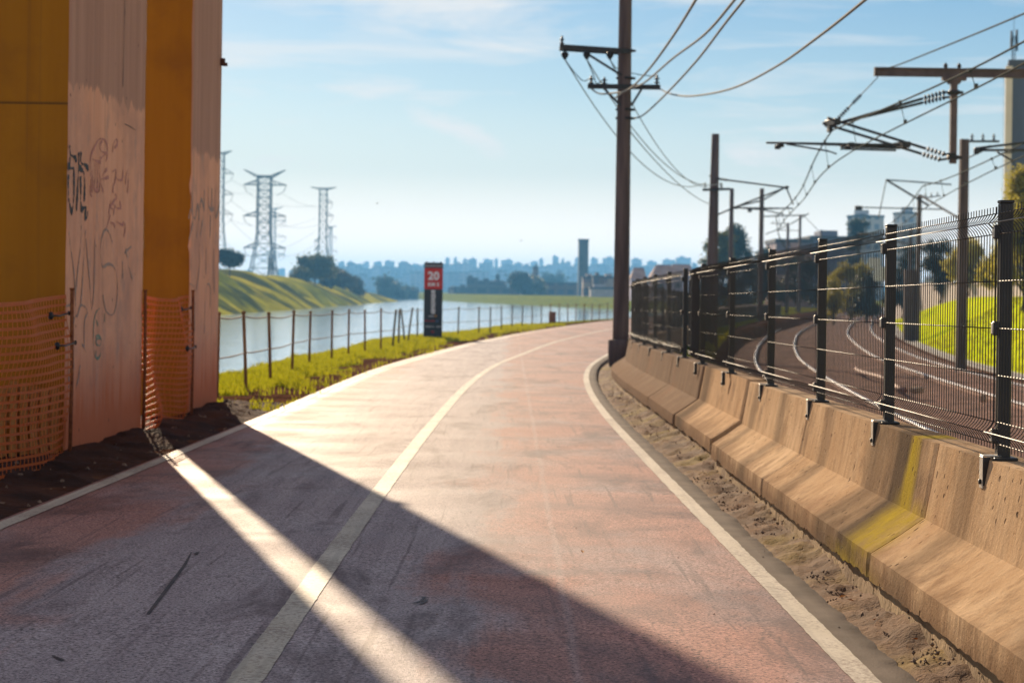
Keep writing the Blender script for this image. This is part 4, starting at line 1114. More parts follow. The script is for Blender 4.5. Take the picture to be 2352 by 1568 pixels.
for dy, off in ((-.28, 0), (.28, 5)):
    rod(m, at(1760 + off * 6, 328, DP + dy), at(2068, 333 + off, DP + dy), .028)
    rod(m, at(1930, 337 + off, DP + dy), at(2058, 341 + off, DP + dy), .024)
m.box(at(2069, 334, DP), (.2, .7, .14), .2); m.box(at(1951, 334, DP), (.12, .6, .1))
m.build('registration_arm', mcat, pt_)
m = MB()
for dy in (-.2, .2):
    rod(m, at(1783, 337, DP + dy), at(1800, 333, DP + dy), .05); rod(m, at(1806, 331, DP + dy), at(1902, 347, DP + dy), .022); rod(m, at(1902, 347, DP + dy), at(1922, 354, DP + dy), .018)
    m.box(at(1786, 338, DP + dy), (.13, .1, .1))
m.build('steady_arm', mcat, pt_)
m = MB(); a = at(2017, 177, DP); b_ = at(1922, 276, DP)
rod(m, a, a.lerp(b_, .42), .012); ribs(m, a.lerp(b_, .42), a.lerp(b_, .62), 6, .05); rod(m, a.lerp(b_, .62), a.lerp(b_, .72), .02); ribs(m, a.lerp(b_, .72), a.lerp(b_, .97), 5, .055)
m.build('insulator_string', [mcat, mins], pt_)

# overhead line of each track: messenger, contact wire and droppers
def catline(off, label, y0, y1, supports, xj):
    root = thing('contact_line', (*trk(30, off), tz(30) + 5.3), label, 'contact line', 'overhead contact lines of the railway')
    con = []; mes = []; sup = sorted(supports)
    ys = list(np.arange(y0, min(130, y1), 1.0)) + list(np.arange(130, y1, 4.0))
    for y in ys:
        x, yy = xj(y); zc = tz(y) + 5.33
        lo = max([s_ for s_ in sup if s_ <= y], default=sup[0] - 45); hi = min([s_ for s_ in sup if s_ > y], default=sup[-1] + 45)
        t = (y - lo) / (hi - lo); zm = zc + .74 - 4 * t * (1 - t) * .5
        con.append(Vector((x, yy, zc))); mes.append(Vector((x - .1, yy, zm)))
    m = MB(); m.tube(mes, .018, 6); m.build('messenger_wire', mwdk, root)
    m = MB(); m.tube(con, .016, 6); m.build('contact_wire', mwdk, root)
    i = 3
    while i < len(ys) and ys[i] < 190:
        a, c_ = mes[i], con[i]
        m = MB(); m.tube([a, c_], .008, 4); m.box(a, (.05, .08, .06)); m.box(c_ + Vector((0, 0, .03)), (.05, .08, .08)); m.build('dropper', mwdk, root)
        i += 6 if ys[i] < 130 else 2
    return root
cw1 = pchip([(10, 6.5), (27.6, 7.1), (47, 7.6), (64.5, 9.35), (80, 10.85), (92, trk(92, 0)[0])])
S1 = [2, 47, 92, 135, 180, 230, 290, 360]
S2 = [24, 68, 118, 165, 215, 270, 340]
catline(0, 'overhead contact line over the nearer track, passing under the hanging drop post', 16, 380, S1, lambda y: (float(cw1(y)), y) if y < 92 else trk(y, 0))
catline(TD, 'overhead contact line over the farther track beside the green field', 22, 360, S2, lambda y: trk(y, TD + .25 * math.sin(y * .08 + 1)))
cable('earth_wire', A_([(2020, 158, 47.0), (2056, 152, 46.6), (2200, 95, 38), (2352, 32, 31), (2500, -32, 26)]), .016, mwdk, 'single dark wire lying on the beam and running to the upper right corner', 'single railway wires', 'wire')

# catenary masts
MG = 'catenary masts along the railway'
def mast(name, px, py, d, w, label, kind, zbase=None, tower=0):
    t_ = at(px, py, d); zb_ = tz(d) - .4 if zbase is None else zbase
    root = thing(name, (t_.x, d, zb_), label, 'mast' if name != 'feeder_pole' else 'pole', MG)
    m = MB(); bx0 = t_.x - .02
    m.tube([(bx0, d, zb_), (t_.x, d, t_.z)], [w * .56, w * .46], 4 if kind != 'round' else 12); m.build('mast_shaft', mconc, root)
    return root, t_, zb_
def cant(root, t_, d, s_, zc, x_c, size=1.0):
    """cantilever from the mast to a wire at x_c; s_ unused side sign, zc contact level"""
    m = MB(); x0 = t_.x
    dr = (x_c - x0); zm = zc + .74
    e = Vector((x_c - .1, d, zm)); a = Vector((x0, d, zm + .1 * 1)); lo = Vector((x0, d, zc + .05))
    u = a.lerp(e, .14); ribs(m, a, u, 4, .06); rod(m, u, e + (e - a).normalized() * .3, .032)
    u = lo.lerp(e, .12); ribs(m, lo, u, 4, .06); rod(m, u, e, .036)
    k = lo.lerp(e, .4); g = Vector((x_c + dr * .28, d, zc + .38))
    rod(m, Vector((k.x, d, zc + .42)), g, .03); rod(m, g, Vector((g.x, d, zc + .2)), .03); rod(m, Vector((g.x, d, zc + .25)), Vector((x_c, d, zc)), .016)
    m.box(g, (.14, .1, .14)); m.box(e, (.14, .12, .16))
    m.build('cantilever', [mcat, mins], root)
def tri_arm(root, a, c_, n_ins):
    m = MB(); m.bar(a, c_, .06, .07); 
    for i in range(n_ins):
        p = a.lerp(c_, (i + .5) / n_ins if n_ins > 1 else .5); insulator(m, p + Vector((0, 0, .03)), (0, 0, 1), .22, .07, 2, 1)
    m.build('crossarm', [mcat, mins], root)
def con_x(d, off): return trk(d, off)[0]
r_, t_, z_ = mast('catenary_mast', 2215, 320, 64.5, .40, 'thick square mast at the field edge with three insulators on its top arm', 'sq')
tri_arm(r_, at(2220, 325, 64.5), at(2295, 325, 64.5), 3)
r_, t_, z_ = mast('catenary_mast', 2112, 448, 117, .34, 'slim dark mast with a triangular cantilever reaching left over the tracks', 'sq')
cant(r_, t_, 117, -1, tz(117) + 5.33, con_x(117, TD)); tri_arm(r_, at(2118, 455, 117), at(2160, 450, 117), 3)
m = MB(); m.bar(t_ + Vector((.5, -.1, -.6)), at(2035, 413, 116), .09, .10); m.bar(at(2035, 413, 116), at(2185, 424, 116), .07, .08); m.bar(t_ + Vector((0, -.1, 0)), at(2200, 500, 110), .09, .10)
m.bar(at(2035, 416, 116), at(2018, 500, 116), .05, .06); m.bar(at(1966, 476, 116), at(2170, 481, 116), .07, .07); m.box(at(1972, 478, 116), (.4, .2, .25)); m.build('cantilever', mcat, r_)
m = MB(); m.box((t_.x - .45, 117.3, z_ + 2.2), (.62, .5, 4.4), None, 0, .04); m.build('relay_cabinet', mconc, r_)
r_, t_, z_ = mast('catenary_mast', 1750, 433, 150, .46, 'thick dark mast left of the tracks, tallest of the distant ones', 'sq')
m = MB(); a = at(1752, 460, 150); m.bar(at(1690, 475, 150), a, .1, .12); m.bar(a, at(1808, 428, 150), .1, .12); m.bar(at(1757, 480, 150), at(1812, 478, 150), .08, .1); m.bar(at(1740, 481, 150), at(1757, 480, 150), .1, .1); m.box(at(1722, 482, 150), (.3, .3, .35)); m.bar(at(1690, 477, 150), at(1740, 481, 150), .08, .1)
m.bar(at(1752, 482, 150), at(1800, 492, 150), .07, .09); m.build('cantilever', mcat, r_)
# cantilever on the bare pole reaching right over the track
m = MB(); a = at(1642, 411, D1); m.bar(a + Vector((0, -.2, 0)), at(1805, 431, D1), .05, .06); ribs(m, a + Vector((.1, -.2, 0)), at(1672, 414, D1 - .2), 4, .06)
m.bar(at(1642, 496, D1), at(1690, 475, D1), .05, .06); m.bar(at(1690, 475, D1), at(1812, 428, D1), .05, .06); m.bar(at(1806, 431, D1), at(1822, 470, D1), .04, .05); m.box(at(1807, 431, D1), (.12, .12, .12))
m.bar(at(1690, 477, D1), at(1822, 479, D1), .04, .05); m.box(at(1690, 477, D1), (.15, .12, .1)); m.bar(at(1629, 403, D1), at(1640, 411, D1), .05, .06)
m.build('cantilever', [mcat, mins], p2)
r_, t_, z_ = mast('feeder_pole', 1681, 433, 128, .30, 'slim dark pole just right of the bare pole, no arm of its own', 'round')
r_, t_, z_ = mast('catenary_mast', 1838, 493, 225, .40, 'distant mast with a top bar above the long pink building', 'sq')
m = MB(); m.bar(at(1755, 497, 225), at(1850, 494, 225), .12, .14); m.bar(at(1815, 515, 225), at(1858, 490, 225), .1, .12); m.bar(at(1846, 495, 225), at(1880, 530, 225), .06, .06); m.build('cantilever', mcat, r_)
r_, t_, z_ = mast('feeder_pole', 1810, 512, 205, .30, 'distant slim pole with a crossarm of three insulators reaching left', 'round')
tri_arm(r_, at(1769, 513, 205), at(1808, 514, 205), 3)
m = MB(); m.bar(at(1758, 538, 205), at(1785, 528, 205), .08, .1); m.bar(at(1785, 528, 205), at(1812, 516, 205), .08, .1); m.bar(at(1785, 528, 205), at(1838, 530, 205), .06, .08); m.build('cantilever', mcat, r_)
mast('catenary_mast', 1886, 528, 310, .45, 'farthest small mast standing up above the pink building roof', 'sq')
mast('catenary_mast', 2092, 523, 175, .30, 'short dark mast end beside the second white tower block', 'sq')
# cantilever entering from the right edge, its mast is outside the frame
dq = 58.0
r3 = thing('catenary_mast', (16.6, dq, tz(dq) - .4), 'cantilever of a mast beyond the right edge, ending in a round clamp', 'mast', MG)
m = MB(); m.tube([(16.6, dq, tz(dq) - .4), (16.6, dq, 7.6)], [.22, .18], 4); m.build('mast_shaft', mconc, r3)
m = MB(); rod(m, at(2240, 341, dq), at(2352, 328, dq), .038); rod(m, at(2250, 345, dq), at(2380, 345, dq), .04); rod(m, at(2380, 345, dq), Vector((16.6, dq, 5.9)), .04); rod(m, at(2352, 328, dq), Vector((16.6, dq, 6.2)), .04)
m.box(at(2243, 347, dq), (.16, .16, .2), None, 0, .04); rod(m, at(2248, 350, dq), at(2275, 334, dq), .022); rod(m, at(2225, 362, dq), at(2262, 345, dq), .02)
rod(m, at(2290, 349, dq), at(2330, 372, dq), .03); rod(m, at(2300, 352, dq), at(2330, 350, dq), .02); m.build('cantilever', [mcat, mins], r3)

# ------------------------------------------------------------ trees
mtrunk = simple('tree_bark', (.035, .026, .02), (.085, .06, .045), 5, .9, .5, 30, .02, (6, 6, 1))
LM = {
 'olive': leafmat('leaves_olive', (.05, .065, .015), (.11, .115, .022), (.20, .17, .03), .5),
 'dark': leafmat('leaves_dark', (.016, .026, .014), (.04, .055, .022), (.07, .075, .03), .4, .3),
 'brown': leafmat('leaves_brownish', (.045, .035, .02), (.09, .075, .03), (.12, .10, .04), .4, .3),
 'gold': leafmat('leaves_golden', (.20, .18, .02), (.42, .36, .035), (.65, .55, .08), .7, .5),
 'blue': leafmat('leaves_bluish', (.025, .045, .035), (.05, .075, .05), (.12, .13, .05), .3, .3),
}
def tree(label, x, y, z, h, cr, trunk_h, mat, seed, lobes=7, n=1400, leaf=.5, group=None, name='tree', spread=1.0, fl_=.7, ylim=None):
    rng = random.Random(seed)
    root = thing(name, (x, y, z), label, 'tree' if name == 'tree' else 'bush', group)
    ch = h - trunk_h; cz = z + trunk_h + ch * .5
    L = []
    for i in range(int(lobes * 1.6)):
        a = rng.uniform(0, 6.283); q = rng.uniform(.1, .85) * cr * spread
        lr = cr * rng.uniform(.22, .44)
        L.append((Vector((x + q * math.cos(a), y + q * math.sin(a), cz + rng.uniform(-.42, .42) * ch)), lr, lr * fl_ * min(1.4, ch / cr)))
    # fit the lobes to the wanted height and spread
    z0_, z1_ = min(c.z - lz for c, lr, lz in L), max(c.z + lz for c, lr, lz in L)
    x0_, x1_ = min(c.x - lr for c, lr, lz in L), max(c.x + lr for c, lr, lz in L)
    kz = ch / (z1_ - z0_); kx = 2 * cr / (x1_ - x0_)
    L = [(Vector((x - cr + (c.x - x0_) * kx, y + (c.y - y) * kx, z + trunk_h + (c.z - z0_) * kz)), lr * kx, lz * kz) for c, lr, lz in L]
    m = MB(); tw = max(.06, h * .022)
    top = Vector((x + rng.uniform(-.1, .1) * cr, y, cz))
    m.tube([(x, y, z - .3), (x + tw, y, z + trunk_h * .6), top], [tw * 1.3, tw, tw * .4], 7)
    for c, lr, lz in L:
        b0 = Vector((x, y, z + trunk_h * rng.uniform(.5, 1.0))); mid = b0.lerp(c, .5) + Vector((0, 0, rng.uniform(0, .12) * ch))
        m.tube([b0, mid, c], [tw * .55, tw * .35, tw * .12], 5)
    m.build('trunk', mtrunk, root)
    m = MB(); vs = []; fs = []
    tot = sum(l[1] ** 2 for l in L)
    for c, lr, lz in L:
        k = int(2.6 * n * lr * lr / tot)
        clumps = []
        for _ in range(max(6, k // 34)):
            u = Vector((rng.gauss(0, 1), rng.gauss(0, 1), rng.gauss(0, 1))).normalized(); rr_ = rng.uniform(.55, 1.05)
            clumps.append(c + Vector((u.x * lr * rr_, u.y * lr * rr_, u.z * lz * rr_)))
        for _ in range(k):
            q = rng.choice(clumps); s_ = leaf * rng.uniform(.5, 1.3)
            p = q + Vector((rng.gauss(0, 1), rng.gauss(0, 1), rng.gauss(0, .8))) * leaf * .9
            a = Vector((rng.gauss(0, 1), rng.gauss(0, 1), rng.gauss(0, 1))).normalized(); b_ = a.orthogonal().normalized() * s_ * .35; a = a * s_ * .5
            i = len(vs); vs += [p - a, p + b_, p + a, p - b_]; fs.append((i, i + 1, i + 2, i + 3))
    m.add(vs, fs); m.build('crown', LM[mat], root)
    return root
def ptree(label, px, pbase, ptop, d, pw, mat, seed, trunk=.25, **kw):
    """tree from its picture extent at distance d"""
    b_ = at(px, pbase, d); t_ = at(px, ptop, d); g = float(height(b_.x, d)) if kw.pop('ground', True) else b_.z
    z = min(b_.z, g + .4) if abs(g - b_.z) < 30 else b_.z
    h = t_.z - z
    return tree(label, b_.x, d, z, h, pw / F_ * d / 2, h * trunk, mat, seed, leaf=kw.pop('leaf', max(.15, d * .0015)), **kw)
TG = 'trees along the far river bank'
ptree('small round-topped dark tree on the ridge beside the far bridge column', 527, 632, 578, 390, 48, 'dark', 1, .45, lobes=7, n=1500, group=TG)
ptree('leafy olive tree at the foot of the right-hand lattice pylon', 722, 655, 588, 540, 92, 'olive', 2, .30, lobes=9, n=2000, group=TG)
ptree('dark brownish tree on the far bank right of the olive one', 782, 662, 620, 600, 72, 'brown', 3, .1, lobes=8, n=1600, group=TG)
ptree('narrow dark tree between the olive tree and the brownish tree', 757, 660, 615, 580, 34, 'dark', 4, .15, lobes=6, n=900, group=TG)
ptree('low dark shrub at the right end of the far bank tree row', 818, 664, 644, 620, 26, 'brown', 5, .05, lobes=5, n=500, group=TG)
ptree('low dark shrubs left of the olive tree on the bank', 690, 652, 622, 530, 40, 'olive', 25, .2, lobes=5, n=700, group=TG)
ptree('bluish round tree by the river bend left of the red kilometre sign', 882, 674, 640, 900, 30, 'blue', 6, .05, lobes=6, n=800, group=TG)
ptree('bluish pointed trees by the river bend left of the sign, lower and wider', 906, 675, 652, 910, 44, 'blue', 7, .05, lobes=7, n=800, group=TG)
ptree('low bluish shrub line just left of the sign top', 938, 676, 662, 960, 36, 'blue', 8, .02, lobes=6, n=600, group=TG)
ptree('broad dark tree in front of the long shed across the water', 1197, 678, 631, 790, 54, 'dark', 9, .15, lobes=9, n=1500, group=TG)
ptree('small dark tree right of the broad one at the foot of the brick tower', 1236, 676, 640, 800, 24, 'olive', 10, .1, lobes=5, n=700, group=TG)
ptree('faint blue tree dome behind the long shed', 1270, 676, 632, 1150, 36, 'blue', 11, .05, lobes=6, n=700, group=TG)
# behind the railway
RG = 'trees and bushes beyond the railway'
ptree('big dark blue-green tree with a gap in its crown behind the mesh fence', 1690, 690, 518, 265, 86, 'blue', 12, .12, lobes=11, n=4200, group=RG, spread=.8)
ptree('yellowish tree left of the big blue-green one, partly behind the bare pole', 1652, 690, 536, 255, 54, 'olive', 13, .1, lobes=8, n=2200, group=RG)
ptree('thin leafy sapling visible just left of the bare pole', 1619, 690, 560, 240, 18, 'olive', 14, .1, lobes=5, n=500, group=RG)
ptree('low dark tree right of the big blue-green one', 1738, 690, 572, 280, 60, 'dark', 15, .1, lobes=7, n=1500, group=RG)
ptree('dark tree in front of the left white tower block', 1972, 690, 508, 330, 54, 'dark', 16, .3, lobes=6, n=900, group=RG, fl_=.35)
ptree('golden green bush at the end of the tracks behind the fence', 1953, 690, 605, 200, 90, 'gold', 17, .05, lobes=8, n=2200, group=RG)
ptree('dark round bush in the middle of the far track bend', 1990, 692, 630, 190, 60, 'dark', 18, .05, lobes=7, n=1400, group=RG)
ptree('small yellow bush low on the left of the far track bend', 1915, 692, 640, 175, 36, 'gold', 19, .05, lobes=6, n=900, group=RG)
ptree('large golden sunlit tree at the right edge above the fence', 2352, 700, 392, 92, 150, 'gold', 20, .1, lobes=12, n=6500, group=RG, leaf=.22)
ptree('golden tree behind the second fence post from the right', 2225, 668, 545, 150, 120, 'gold', 21, .15, lobes=9, n=2600, group=RG)
ptree('dark tree behind the white van', 2160, 668, 555, 170, 90, 'dark', 22, .1, lobes=8, n=2000, group=RG)
ptree('dark tree behind the pale wall between the two thick posts', 2075, 668, 560, 200, 90, 'dark', 23, .1, lobes=8, n=1800, group=RG)
ptree('golden tree low behind the nearest fence post', 2300, 672, 560, 130, 110, 'gold', 24, .1, lobes=9, n=2600, group=RG)
ptree('dark tree mass behind the long boundary wall', 1830, 690, 585, 235, 110, 'dark', 26, .1, lobes=9, n=1800, group=RG)

# ------------------------------------------------------------ walls, vehicles and houses beyond the railway
mwall = simple('dark_boundary_wall', (.05, .045, .045), (.10, .085, .08), 1.5, .9, .3)
mcop = simple('pale_coping', (.42, .32, .28), (.55, .44, .40), 3, .85, .2)
wl = thing('boundary_wall', (*trk(70, -3.6), tz(70)), 'long low dark boundary wall with a pale coping left of the tracks', 'wall')
m = MB(); m2 = MB(); rows = []; rows2 = []
for y in np.arange(52, 205, 3.0):
    x, yy = trk(y, -3.7); zb_ = tz(y) - .4; zt_ = tz(y) + 1.5
    rows.append([Vector((x - .1, yy, zb_)), Vector((x - .1, yy, zt_)), Vector((x + .1, yy, zt_)), Vector((x + .1, yy, zb_))])
    rows2.append([Vector((x - .16, yy, zt_)), Vector((x - .16, yy, zt_ + .12)), Vector((x + .16, yy, zt_ + .12)), Vector((x + .16, yy, zt_))])
for M2, R2 in ((m, rows), (m2, rows2)):
    M2.grid(R2, False); M2.add(R2[0], [(3, 2, 1, 0)]); M2.add(R2[-1], [(0, 1, 2, 3)])
m.build('wall_face', mwall, wl); m2.build('coping', mcop, wl)
mpale = simple('pale_rendered_wall', (.42, .34, .31), (.55, .46, .42), 1.2, .85, .15)
w2 = thing('boundary_wall', (26, 118, .6), 'pale pinkish wall at the top edge of the green field', 'wall')
m = MB(); m2 = MB(); A = at(2040, 676, 240); B = at(2362, 676, 118)
for i in range(8):
    p, q = A.lerp(B, i / 8), A.lerp(B, (i + 1) / 8); t0 = p.z + 24 / F_ * p.y; t1 = q.z + 24 / F_ * q.y; m.add([Vector((r_.x, r_.y + o_, z_)) for o_ in (-.1, .1) for r_, z_ in ((p, -1.3), (q, -1.3), (q, t1), (p, t0))], [(0, 1, 2, 3), (7, 6, 5, 4), (3, 2, 6, 7), (1, 5, 6, 2), (0, 3, 7, 4)]); 
    m2.bar(Vector((p.x, p.y, t0 + .05)), Vector((q.x, q.y, t1 + .05)), .28, .1)
m.build('wall_face', mpale, w2); m2.build('coping', mcop, w2)

mglass = simple('dark_window_glass', (.02, .025, .03), (.04, .05, .06), 3, .15, 0, spec=.7)
mtyre = simple('tyre_rubber', (.015, .015, .015), (.03, .03, .03), 20, .8, 0)
def vehicle(label, name, cat, x, y, z, L, Wd, H, col, ang, van):
    """side-on vehicle; body outline extruded across its width"""
    root = thing(name, (x, y, z), label, cat, 'vehicles parked behind the pale wall')
    R_ = Matrix.Rotation(ang, 3, 'Z')
    T = lambda u, v_, w: Vector((x, y, z)) + R_ @ Vector((u, v_, w))
    if van: out = [(-L/2, .35), (-L/2, H * .9), (-L/2 + .25, H), (L*.22, H), (L * .36, H * .62), (L/2 - .08, H * .5), (L/2, H * .3), (L/2 - .05, .3)]
    else: out = [(-L/2, .32), (-L/2, H*.58), (-L*.40, H*.66), (-L*.26, H*.97), (-L*.16, H), (L*.08, H), (L*.24, H*.66), (L*.44, H*.55), (L/2, H*.42), (L/2 - .04, .28)]
    mt = simple(name + '_paint_' + label.split()[0], col, tuple(c * .9 for c in col), 2, .3, 0, spec=.5)
    m = MB(); n = len(out)
    vs = [T(u, s_ * Wd / 2 * (.86 if w > H * .7 else 1), w) for s_ in (-1, 1) for u, w in out]
    m.add(vs, [tuple(range(n - 1, -1, -1)), tuple(range(n, 2 * n))] + [(i, (i + 1) % n, n + (i + 1) % n, n + i) for i in range(n)])
    bd_ = m.build('body', mt, root)
    m = MB()
    for s_ in (-1, 1):
        o_ = s_ * (Wd / 2 + .004)
        if van: q = [(L*.05, H*.62), (L*.05, H*.9), (L*.2, H*.9), (L*.31, H*.62)]
        else: q = [(-L*.33, H*.66), (-L*.23, H*.92), (L*.05, H*.93), (L*.19, H*.66)]
        m.add([T(u, o_ * (.93 if w > H * .7 else 1.), w) for u, w in q], [(0, 1, 2, 3)])
    m.build('window', mglass, bd_)
    for u in (-L * .31, L * .31):
        for s_ in (-1, 1):
            m = MB(); m.lathe(T(u, s_ * (Wd / 2 - .2), .31), [(.0, 0), (.31, .01), (.31, .2), (.2, .215), (0, .2)], 14, 0, R_ @ Vector((0, s_, 0))); m.build('wheel', mtyre, root)
p = at(2146, 640, 205); vehicle('white van parked behind the pale wall', 'parked_van', 'van', p.x, 205, float(height(p.x, 205)) + .25, 5.2, 1.9, 2.3, (.75, .75, .74), 1.3, True)
p = at(2062, 640, 260); vehicle('small white car left of the van', 'parked_car', 'car', p.x, 260, float(height(p.x, 260)), 4.1, 1.7, 1.5, (.7, .7, .7), .2, False)
p = at(2242, 640, 172); vehicle('silver car right of the thick catenary mast', 'parked_car', 'car', p.x, 172, float(height(p.x, 172)), 4.2, 1.7, 1.5, (.45, .46, .47), -.1, False)
# bright signboards on posts among the bushes
for px, py0, py1, lab in ((2008, 592, 613, 'upper white notice board on a post above the far track bend'), (2021, 612, 645, 'lower white notice board on a post beside the far track bend')):
    d = 172; a = at(px, py1, d); t_ = at(px, py0, d); r_ = thing('notice_board', (a.x, d, tz(d) - .3), lab, 'notice board')
    m = MB(); m.box((a.x, d - .05, (a.z + t_.z) / 2), (1.05, .05, t_.z - a.z), None, 0, .01); m.build('board', simple('white_board', (.8, .8, .78), (.85, .85, .83), 3, .6, 0), r_)
    m = MB(); m.tube([(a.x, d, tz(d) - .3), (a.x, d, t_.z - .1)], .05, 8); m.build('post', miron, r_)

def facade(name, wall, glass, sx_, sz_, rough=.8, vary=.2):
    """wall with rows of recessed-looking windows made by a brick pattern (window = brick)"""
    m, nt, b = newmat(name); v = coords(nt, 'Object')
    px, py, pz = sep(nt, v)
    comb = nd(nt, 'ShaderNodeCombineXYZ'); nt.links.new(math_(nt, 'ADD', px, py), comb.inputs[0]); nt.links.new(pz, comb.inputs[1])
    br = nd(nt, 'ShaderNodeTexBrick', offset=0.0); nt.links.new(comb.outputs[0], br.inputs['Vector'])
    br.inputs['Scale'].default_value = 1.0; br.inputs['Brick Width'].default_value = sx_; br.inputs['Row Height'].default_value = sz_
    br.inputs['Mortar Size'].default_value = .22 * min(sx_, sz_); br.inputs['Mortar Smooth'].default_value = 0
    br.inputs['Color1'].default_value = (*glass, 1); br.inputs['Color2'].default_value = (*[g * 2 for g in glass], 1); br.inputs['Mortar'].default_value = (*wall, 1)
    c = mixc(nt, vary, br.outputs[0], mixc(nt, noi(nt, v, .12, 4), (0.2, .2, .2), (1, 1, 1)), 'MULTIPLY')
    pset(nt, b, col=c, rough=rough, spec=.3)
    return m
mroofd = simple('dark_roof', (.05, .05, .055), (.09, .085, .085), .3, .9, 0)
mtile = simple('clay_roof', (.30, .16, .10), (.42, .25, .17), .5, .9, .2)
def block(name, label, cat, cx, cy, z0, w, d, h, mat, group=None, roofbox=True, ang=0.0, seed=0):
    rng = random.Random(seed); root = thing(name, (cx, cy, z0), label, cat, group)
    R_ = Matrix.Rotation(ang, 3, 'Z'); C0 = Vector((cx, cy, z0))
    m = MB(); m.box(C0 + Vector((0, 0, h / 2 - 1)), (w, d, h + 2), R_)
    m.build('walls', mat, root)
    m = MB(); m.box(C0 + Vector((0, 0, h + .3)), (w + .4, d + .4, .6), R_); m.build('roof_edge', mroofd, root)
    if roofbox:
        m = MB(); bw = w * rng.uniform(.3, .55); m.box(C0 + R_ @ Vector((rng.uniform(-.2, .2) * w, 0, 0)) + Vector((0, 0, h + .6 + h * .03)), (bw, d * .5, max(1.5, h * .06)), R_); m.build('roof_tank_house', mat, root)
    return root
def pblock(name, label, cat, px0, px1, ptop, d, mat, group=None, dep=None, roofbox=True, ang=0.0, z0=None, seed=0):
    a, c_ = at(px0, ptop, d), at(px1, ptop, d); cx = (a.x + c_.x) / 2; w = c_.x - a.x
    if z0 is None: z0 = float(height(cx, d)) - .5
    return block(name, label, cat, cx, d, z0, w, dep or w * .9, max(2.0, (a.z + c_.z) / 2 - z0), mat, group, roofbox, ang, seed)

# long pinkish building beyond the far track bend
fpk = facade('pink_facade', (.42, .25, .21), (.10, .07, .08), 4.2, 4.0); fbl = facade('blue_grey_facade', (.20, .21, .27), (.10, .10, .14), 3.2, 3.2); fwh = facade('white_tower_facade', (.52, .50, .50), (.12, .15, .20), 3.4, 3.1)
A = at(1785, 556, 330); B = at(1868, 545, 330)
block('long_building', 'pinkish building with tall openings half hidden by distant masts', 'building', (A.x + B.x) / 2, 338, 0, B.x - A.x, 14, A.z, fpk, None, False)
A = at(1858, 550, 345); B = at(1960, 548, 345)
block('long_building', 'blue-grey long building with a flat roof right of the pinkish one', 'building', (A.x + B.x) / 2, 352, 0, B.x - A.x, 18, A.z, fbl, None, True, 0, 3)
pblock('tower_block', 'white tower block, left and wider of the pair beyond the railway', 'tower block', 1956, 2020, 499, 620, fwh, 'white tower blocks beyond the railway', 8, True, .25, 0, 4)
pblock('tower_block', 'white tower block, right and slimmer of the pair beyond the railway', 'tower block', 2062, 2098, 492, 640, fwh, 'white tower blocks beyond the railway', 8, True, .2, 0, 5)
# tall silo-like tower at the right edge
TB = 150.0
fsil = simple('blue_grey_tower_face', (.10, .11, .16), (.17, .18, .235), .35, .8, .1, None, .01, (1, 1, .15))
A = at(2316, 152, TB); x0 = A.x; z1 = A.z
tb = thing('tall_building', (x0 + 6, TB + 6, 0), 'tall plain blue-grey tower at the right edge, with a radio mast on its roof', 'tower')
RT = Matrix.Rotation(-math.atan2(x0, TB) + .022, 3, 'Z'); TO = Vector((x0, TB, 0))
def tw_(u, v_, w): return TO + RT @ Vector((u, v_, w))
m = MB(); m.box(tw_(6, 6, z1 / 2 - 1), (11.6, 12, z1 + 2), RT); m.build('walls', fsil, tb)
m = MB(); m.box(tw_(.05, -.02, z1 / 2 - 1), (.5, 1.6, z1 + 1.8), RT); m.build('sunlit_side_strip', simple('cream_sunlit_side', (.74, .61, .46), (.80, .68, .53), 1, .8, .1), tb)  # cream strip paints sunlight along the tower's left side
m = MB(); m.box(tw_(6, 6, z1 + .2), (12, 12.4, .5), RT); m.box(tw_(3.2, 1, z1 + .7), (1.5, 1, .7), RT); m.build('roof_edge', mroofd, tb)
m = MB(); mx_ = at(2336, 100, TB).x; zt_ = at(2336, 58, TB).z
for dx, dy in ((-.14, 0), (.14, 0), (0, .24)): m.tube([(mx_ + dx, TB + 1 + dy, z1), (mx_ + dx * .8, TB + 1 + dy, zt_ - .6)], .025, 5)
for k in range(9):
    z = z1 + (zt_ - z1 - .8) * k / 9; m.tube([(mx_ - .14, TB + 1, z), (mx_ + .14, TB + 1, z + .35), (mx_, TB + 1.24, z)], .014, 4)
for dx, z in ((-.22, .60), (.22, .55), (-.2, .75), (.2, .78)): m.box((mx_ + dx, TB + .9, z1 + (zt_ - z1) * z), (.14, .12, .9))
m.tube([(mx_, TB + 1, zt_ - 1), (mx_, TB + 1, zt_ + .9)], .018, 5); m.build('radio_mast', miron, tb)
m = MB(); lx = at(2305, 300, TB).x
for dx in (-.12, .14): m.tube([(lx + dx, TB - .4, 0), (lx + dx, TB - .4, z1 - 1)], .016, 4)
k = 1.0
while k < z1 - 1: m.tube([(lx - .12, TB - .4, k), (lx + .14, TB - .4, k)], .012, 4); k += .75
m.build('ladder', mwth, tb)

